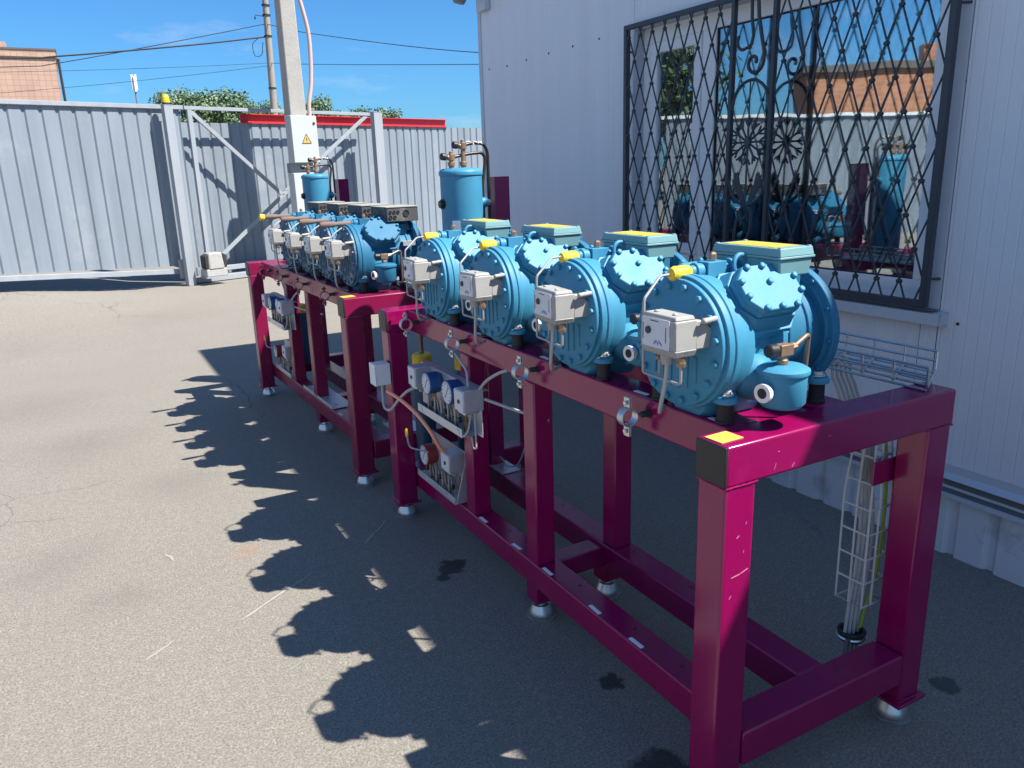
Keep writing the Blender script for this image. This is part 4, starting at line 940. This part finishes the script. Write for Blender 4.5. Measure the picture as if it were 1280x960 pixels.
for k in range(150):
    y = e.y - k * .2; m_.bx(e.x - .02, e.x, y - .15, y, .05, 2.7); m_.bx(e.x + .004, e.x + .022, y - .2, y - .15, .05, 2.7)
t = thing('corrugated_fence', 'side fence of the yard seen only as a reflection in the window', 'fence', (e.x, e.y, 0)); 
P(m_.build('fence_sheet', 'fence', None, smooth=False)); P(M().bx(e.x - .05, e.x + .06, e.y - 30, e.y, 2.7, 2.76).build('fence_cap', 'white', None))

# ------------------------------------------------------------------ concrete pole, cabinets, conduit
PS, PO = 1.965, -.42
t = thing('concrete_pole', 'thick tapered concrete pole behind the white electrical cabinets', 'pole', tuple(gp(PS, PO, 0)), TH - .22)
h = 9.5; w0, w1 = .165, .09
M().prism([(-w0, -w0), (w0, -w0), (w0, w0), (-w0, w0)], (0, 0, 0), (1, 0, 0), (0, 1, 0), h, [(-w1, -w1), (w1, -w1), (w1, w1), (-w1, w1)]).build('pole_shaft', 'concrete', t, .025, 2)
b = M()
for z in (3.2, 5.2): b.bx(-.17, .17, -.168, -.160, z, z + .03) if z < 3 else None
pp = V(gp(PS, PO, 0))
def cabinet(lab, s0, s1, z0, z1, face, sign):
    t = thing('electrical_cabinet', lab, 'electrical cabinet', tuple(gp((s0 + s1) / 2, -.62, z0)), TH, group='white cabinets on the concrete pole')
    w = (s1 - s0) / 2; h = z1 - z0
    M().bx(-w, w, -.10, .06, 0, h).build('cabinet_body', 'cabinet', t, .005)
    M().bx(-w + .004, w - .004, -.118, -.102, .004, h - .004).build('cabinet_door', 'cabinet', t, .004)
    if sign:
        M().lathe((w - .06, -.118, h - .12), (0, -1, 0), [(0, .022), (.01, .022), (.012, .018)], 14).build('lock', 'rubber', t)
        s = M().prism([(-.075, -.043), (.075, -.043), (0, .087)], (.02, -.1185, h * .48), (1, 0, 0), (0, 0, 1), .002).build('warning_sign', 'yellow', t, smooth=False)
        k = M()
        for (a, b_) in (((-.085, -.05), (.085, -.05)), ((.085, -.05), (0, .098)), ((0, .098), (-.085, -.05))):
            a = V((.02 + a[0], -.1212, h * .48 + a[1])); b_ = V((.02 + b_[0], -.1212, h * .48 + b_[1])); d = (b_ - a).normalized(); k.box((a + b_) / 2, ((b_ - a).length, .002, .010), Matrix((d, V((0, 1, 0)), d.cross(V((0, 1, 0))))).transposed())
        k.prism([(.004, .055), (-.014, .008), (.0, .012), (-.004, -.03), (.016, .022), (.003, .018)], (.02, -.1212, h * .48), (1, 0, 0), (0, 0, 1), .002)
        k.build('bolt_symbol', 'ink', s, smooth=False)
    else:
        M().bx(-.04, .11, -.1215, -.119, h - .16, h - .06).build('rating_plate', 'brass', t, smooth=False)
    return t
cabinet('upper white electrical cabinet with yellow warning triangle on the concrete pole', 1.67, 2.155, 1.86, 2.60, 0, True)
cabinet('lower white electrical cabinet with small brass plate below the warning triangle cabinet', 1.63, 2.02, .25, 1.70, 0, False)
m_ = M(); gbox(m_, 1.66, 2.10, -.60, -.50, 1.70, 1.86); tag(m_.build('cabinet_adapter_box', 'lampgrey', None, .004), 'dark grey cable box between the two white electrical cabinets', 'cable box')
m_ = M(); m_.tube(curve([gp(2.12, -.60, 2.58), gp(2.13, -.60, 2.8), gp(2.20, -.60, 3.1), gp(2.24, -.60, 3.5), gp(2.24, -.60, 3.9), gp(2.17, -.58, 4.3), gp(2.08, -.55, 4.7), gp(2.03, -.50, 5.2)]), .034, 12)
tag(m_.build('conduit_pipe', 'pinkpipe'), 'pinkish conduit bending up from the cabinet beside the concrete pole', 'conduit')

# ------------------------------------------------------------------ beyond the fence
t = thing('utility_pole', 'slim weathered utility pole beyond the fence carrying the overhead wires', 'pole', (6.38, 32, 0))
M().lathe((0, 0, 0), (.025, 0, 1), [(0, .15), (4.5, .135), (11, .10)], 14).build('pole_shaft', 'timber', t)
m_ = M()
for z in (5.0, 6.9, 7.65, 8.0): m_.lathe((.025 * z, 0, z), (0, 0, 1), [(0, .155), (.05, .155)], 14)
m_.build('band', 'rubber', t)
m_ = M(); m_.cyl((-.25, 0, 7.66), (.2, 0, 7.62), .018, n=6); m_.cyl((-.2, 0, 6.85), (.2, 0, 6.9), .02, n=6); m_.lathe((-.25, 0, 7.5), (0, 0, 1), [(0, .03), (.1, .03)], 8); m_.lathe((.22, 0, 8.1), (0, 0, 1), [(0, .03), (.5, .03)], 8)
m_.tube(curve([(-.2, 0, 6.85), (-.45, 0, 6.6), (-.4, 0, 6.2), (-.15, 0, 6.25), (-.05, 0, 6.7)]), .015, 6); m_.build('wire_fitting', 'rubber', t)
def sag(a, b, d, n=18): return [V(a).lerp(V(b), k / n) - V((0, 0, d * 4 * (k / n) * (1 - k / n))) for k in range(n + 1)]
wires = [((6.45, 32, 7.36), (3.75, 32.0, 6.72), (-14, 33, 4.6), .018, 'thin overhead wire dropping left from the utility pole, above the thick cable'),
         ((6.45, 32, 6.90), (3.72, 32.0, 6.50), (-16, 33, 5.25), .034, 'thick black overhead cable running left from the utility pole'),
         ]
def wire(pts, r, lab):
    tag(M().tube(pts, r, 6).build('overhead_wire', 'wire'), lab, 'overhead wire', 'overhead wires')
wire(curve([(6.50, 32, 7.36), (3.75, 32, 6.72), (-.67, 32, 5.74), (-2.54, 32, 5.53), (-12, 32, 5.0)]), .016, 'thin wire dropping left from the utility pole past the tiled building')
wire(curve([(6.48, 32, 6.90), (3.72, 32, 6.49), (-.64, 32, 5.95), (-2.49, 32, 5.83), (-12, 32, 5.6)]), .030, 'thick black cable running left from the utility pole past the tiled building')
wire(curve([(6.52, 32, 7.36), (7.5, 29, 6.6), (9.6, 20, 4.86), (12, 14, 4.2)]), .013, 'upper wire running right from the utility pole to the building')
wire(curve([(6.52, 32, 5.95), (7.6, 28, 5.45), (9.56, 20, 4.55), (12, 14, 4.0)]), .011, 'lower wire running right from the utility pole to the building')
wire(sag((6.45, 32, 5.95), (-20, 34, 5.4), .35), .008, 'faint level wire running left from the low band of the utility pole')
wire(sag((6.45, 32, 5.85), (-20, 40, 4.6), .5), .008, 'faint sagging wire left of the utility pole, lowest of the left wires')
wire(sag((6.45, 32, 8.6), (-20, 38, 9.4), .3), .008, 'faint high wire running left from the top of the utility pole')
# tiled building
t = thing('tiled_building', 'orange tiled building beyond the fence at the left', 'building', (-9, 50, 0))
M().bx(-13, 8.28, -5, 6, 0, 7.55).build('wall', 'tiles', t, smooth=False)
M().bx(-13.1, 8.34, -5.1, 6.1, 7.552, 7.85).build('cornice', 'tiles', t, smooth=False)
m_ = M().bx(-13.2, 8.38, -5.14, 6.1, 7.851, 7.93); ro = m_.build('roof', 'roofing', t, smooth=False)
M().bx(5.2, 6.3, -4.6, -3.6, 7.93, 8.25).build('chimney', 'tiles', ro, smooth=False)
M().cyl((8.40, -5.03, 1.0), (8.40, -5.03, 7.5), .06, n=8).build('downpipe', 'rubber', t)
t = thing('brick_building', 'orange brick building seen only as a reflection in the window', 'building', (-27, 22, 0), math.atan2(8, 9))
M().bx(-7, 3.8, 0, 5, 0, 5.3).build('wall', 'bricks', t, smooth=False)
ro = M().bx(-7.2, 4.0, -.2, 5.2, 5.31, 5.6).build('roof', 'roofing', t, smooth=False); M().bx(-2, -1, 1, 2, 5.6, 6.4).build('chimney', 'bricks', ro, smooth=False)
# aerial mast
t = thing('antenna_mast', 'thin mast with white panel antennas between tiled building and trees', 'antenna', (3.86, 60, 0))
M().cyl((0, 0, 0), (0, 0, 8.4), .06, n=8).build('mast_tube', 'lampgrey', t)
for k, (dx, dz) in enumerate(((-.12, .0), (.10, .02), (.02, -.1))): M().bx(dx - .07, dx + .07, -.12 - .05 * k, -.04, 7.55 + dz, 8.55 + dz).build('panel_antenna', 'aerial', t, .02)
# trees
def leafmat(n, c):
    m = mat(n, c, .55, var=.45, vscale=1.3); b = m.node_tree.nodes['Principled BSDF']
    b.inputs['Transmission Weight'].default_value = 0; return m
X['leafA'] = leafmat('broadleaf_green', (.11, .175, .085)); X['leafB'] = leafmat('deep_green_leaf', (.095, .155, .075))
def tree(x, y, rx, ry, zc, rz, n, lm, lab, seed, ls=.22, zmin=0):
    rd = random.Random(seed); t = thing('tree', lab, 'tree', (x, y, 0), group='trees beyond the fence')
    b = M(); b.tube([(0, 0, 0), (.1, .05, zc * .45), (.0, .1, zc)], [.28, .2, .1], 8)
    cl = []
    for k in range(26):
        while True:
            p = V((rd.uniform(-1, 1), rd.uniform(-1, 1), rd.uniform(-1, 1)))
            if .35 < p.length < 1: break
        cl.append(V((p.x * rx, p.y * ry, zc + p.z * rz)))
        if k < 9: b.tube([(.05, .05, zc * rd.uniform(.4, .8)), tuple((cl[-1] * .5 + V((0, 0, zc * .4)))), tuple(cl[-1])], [.12, .07, .03], 6)
    b.build('trunk', 'bark', t)
    m_ = M(); rm = min(rx, ry, rz)
    for k in range(n):
        c = rd.choice(cl); q = V((rd.gauss(0, 1), rd.gauss(0, 1), rd.gauss(0, 1))).normalized() * (rd.random() ** .45) * rm * rd.uniform(.35, .62)
        p = c + V((q.x * 1.25, q.y * 1.25, q.z))
        nrm = (q.normalized() * .8 + V((rd.gauss(0, .5), rd.gauss(0, .5), rd.gauss(.4, .5)))).normalized(); u, w, _ = frame_of(nrm); s = ls * rd.uniform(.5, 1.2); a = rd.uniform(0, 6.3)
        uu = u * math.cos(a) + w * math.sin(a); ww = nrm.cross(uu)
        vs = [m_.bm.verts.new(p + uu * s * i + ww * s * j) for i, j in ((-.5, 0), (0, -.32), (.5, 0), (0, .32))]
        m_.bm.faces.new(vs)
    m_.build('crown', lm, t, smooth=False)
    return t
tree(7.0, 60, 2.4, 2.2, 5.75, 1.6, 15000, 'leafA', 'rounded green tree beyond the fence, right of the thin antenna mast', 11)
tree(10.4, 61, 2.8, 2.2, 5.9, 1.5, 15000, 'leafA', 'broad green tree beyond the fence, just left of the utility pole', 12)
tree(13.0, 63, 1.8, 1.8, 5.5, 1.3, 8000, 'leafB', 'small dark green tree beyond the fence behind the concrete pole', 13)
tree(17.0, 60, 2.6, 2.0, 5.7, 1.6, 12000, 'leafB', 'green tree beyond the fence, just right of the concrete pole', 14)
tree(20.6, 60, 2.3, 2.0, 5.1, 1.25, 9000, 'leafB', 'low green tree beyond the fence, right end of the tree line', 15)
tree(-15.5, 25, 2.3, 2.3, 5.2, 2.6, 2600, 'leafB', 'tall tree seen only as a reflection in the small window pane', 16, .4)
tree(-19.5, 30, 2.2, 2.2, 4.6, 2.4, 2200, 'leafA', 'tree seen only as a reflection near the window mullion', 17, .4)

# ------------------------------------------------------------------ light, sky, camera
SD = V((-.556, .543, -1.)).normalized()
sun = bpy.data.lights.new('sun', 'SUN'); sun.energy = 4.9; sun.angle = R(.53); sun.color = (1, .95, .87)
so = bpy.data.objects.new('sun', sun); COL.objects.link(so); so.rotation_euler = SD.to_track_quat('-Z', 'Y').to_euler()
el = math.asin(-SD.z); az = math.atan2(-SD.x, -SD.y)
wd = bpy.data.worlds.new('World'); sc.world = wd; wd.use_nodes = True; nt = wd.node_tree
sky = nt.nodes.new('ShaderNodeTexSky'); sky.sky_type = 'NISHITA'; sky.sun_disc = False; sky.sun_elevation = el; sky.sun_rotation = az
sky.air_density = 1.0; sky.dust_density = .8; sky.ozone_density = 2.2; sky.altitude = 100
bg = nt.nodes['Background']; bg.inputs['Strength'].default_value = .066
tc = nt.nodes.new('ShaderNodeTexCoord'); mp = nt.nodes.new('ShaderNodeMapping'); mp.inputs['Scale'].default_value = (3.2, 3.2, 13); nt.links.new(tc.outputs['Generated'], mp.inputs['Vector'])
nz = nt.nodes.new('ShaderNodeTexNoise'); nz.inputs['Scale'].default_value = 1.7; nz.inputs['Detail'].default_value = 8; nz.inputs['Roughness'].default_value = .6; nt.links.new(mp.outputs[0], nz.inputs['Vector'])
mr = nt.nodes.new('ShaderNodeMapRange'); mr.inputs['From Min'].default_value = .56; mr.inputs['From Max'].default_value = .80; mr.inputs['To Max'].default_value = .35; nt.links.new(nz.outputs['Fac'], mr.inputs['Value'])
mx = nt.nodes.new('ShaderNodeMix'); mx.data_type = 'RGBA'; nt.links.new(mr.outputs['Result'], mx.inputs['Factor']); tn = nt.nodes.new('ShaderNodeMix'); tn.data_type = 'RGBA'; tn.blend_type = 'MULTIPLY'; tn.inputs['Factor'].default_value = 1
tn.inputs['B'].default_value = (.36, .785, 1.19, 1); nt.links.new(sky.outputs[0], tn.inputs['A']); nt.links.new(tn.outputs['Result'], mx.inputs['A']); mx.inputs['B'].default_value = (6.5, 7.0, 7.6, 1)
dt = nt.nodes.new('ShaderNodeVectorMath'); dt.operation = 'DOT_PRODUCT'; dt.inputs[1].default_value = (-.78, -.58, .22); nt.links.new(tc.outputs['Generated'], dt.inputs[0])  # unseen cloud bank behind the camera, added to brighten the fill light
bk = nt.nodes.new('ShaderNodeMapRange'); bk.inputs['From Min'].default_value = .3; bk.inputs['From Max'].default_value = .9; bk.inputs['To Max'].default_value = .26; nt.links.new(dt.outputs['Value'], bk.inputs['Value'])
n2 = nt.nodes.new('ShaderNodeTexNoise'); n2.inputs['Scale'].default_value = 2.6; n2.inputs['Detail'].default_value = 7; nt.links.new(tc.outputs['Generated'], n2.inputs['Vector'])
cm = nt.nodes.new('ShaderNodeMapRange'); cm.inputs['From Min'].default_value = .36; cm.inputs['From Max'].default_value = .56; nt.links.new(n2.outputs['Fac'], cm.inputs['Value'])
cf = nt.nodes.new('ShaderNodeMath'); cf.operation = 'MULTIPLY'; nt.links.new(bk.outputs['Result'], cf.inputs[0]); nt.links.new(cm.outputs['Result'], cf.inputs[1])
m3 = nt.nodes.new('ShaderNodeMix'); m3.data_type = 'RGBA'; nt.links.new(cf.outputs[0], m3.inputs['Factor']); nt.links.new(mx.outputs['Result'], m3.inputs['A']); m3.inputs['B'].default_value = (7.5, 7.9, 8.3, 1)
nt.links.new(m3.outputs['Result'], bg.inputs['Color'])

cam = bpy.data.cameras.new('camera'); co = bpy.data.objects.new('camera', cam); COL.objects.link(co); sc.camera = co
yaw, pit, rol = .4971, -.2683, -.0321
fw = V((math.sin(yaw) * math.cos(pit), math.cos(yaw) * math.cos(pit), math.sin(pit))); rt = V((math.cos(yaw), -math.sin(yaw), 0)); up = rt.cross(fw)
r2 = rt * math.cos(rol) + up * math.sin(rol); u2 = -rt * math.sin(rol) + up * math.cos(rol)
co.matrix_world = Matrix.Translation((-1.1848, -1.1962, 1.6475)) @ Matrix((r2, u2, -fw)).transposed().to_4x4()
cam.sensor_width = 36; cam.lens = 975.29 / 1280 * 36; cam.clip_start = .05; cam.clip_end = 2000
vs_ = sc.view_settings; vs_.view_transform = 'Standard'; vs_.look = 'None'; vs_.exposure = 1.1; vs_.gamma = 1; vs_.use_curve_mapping = False
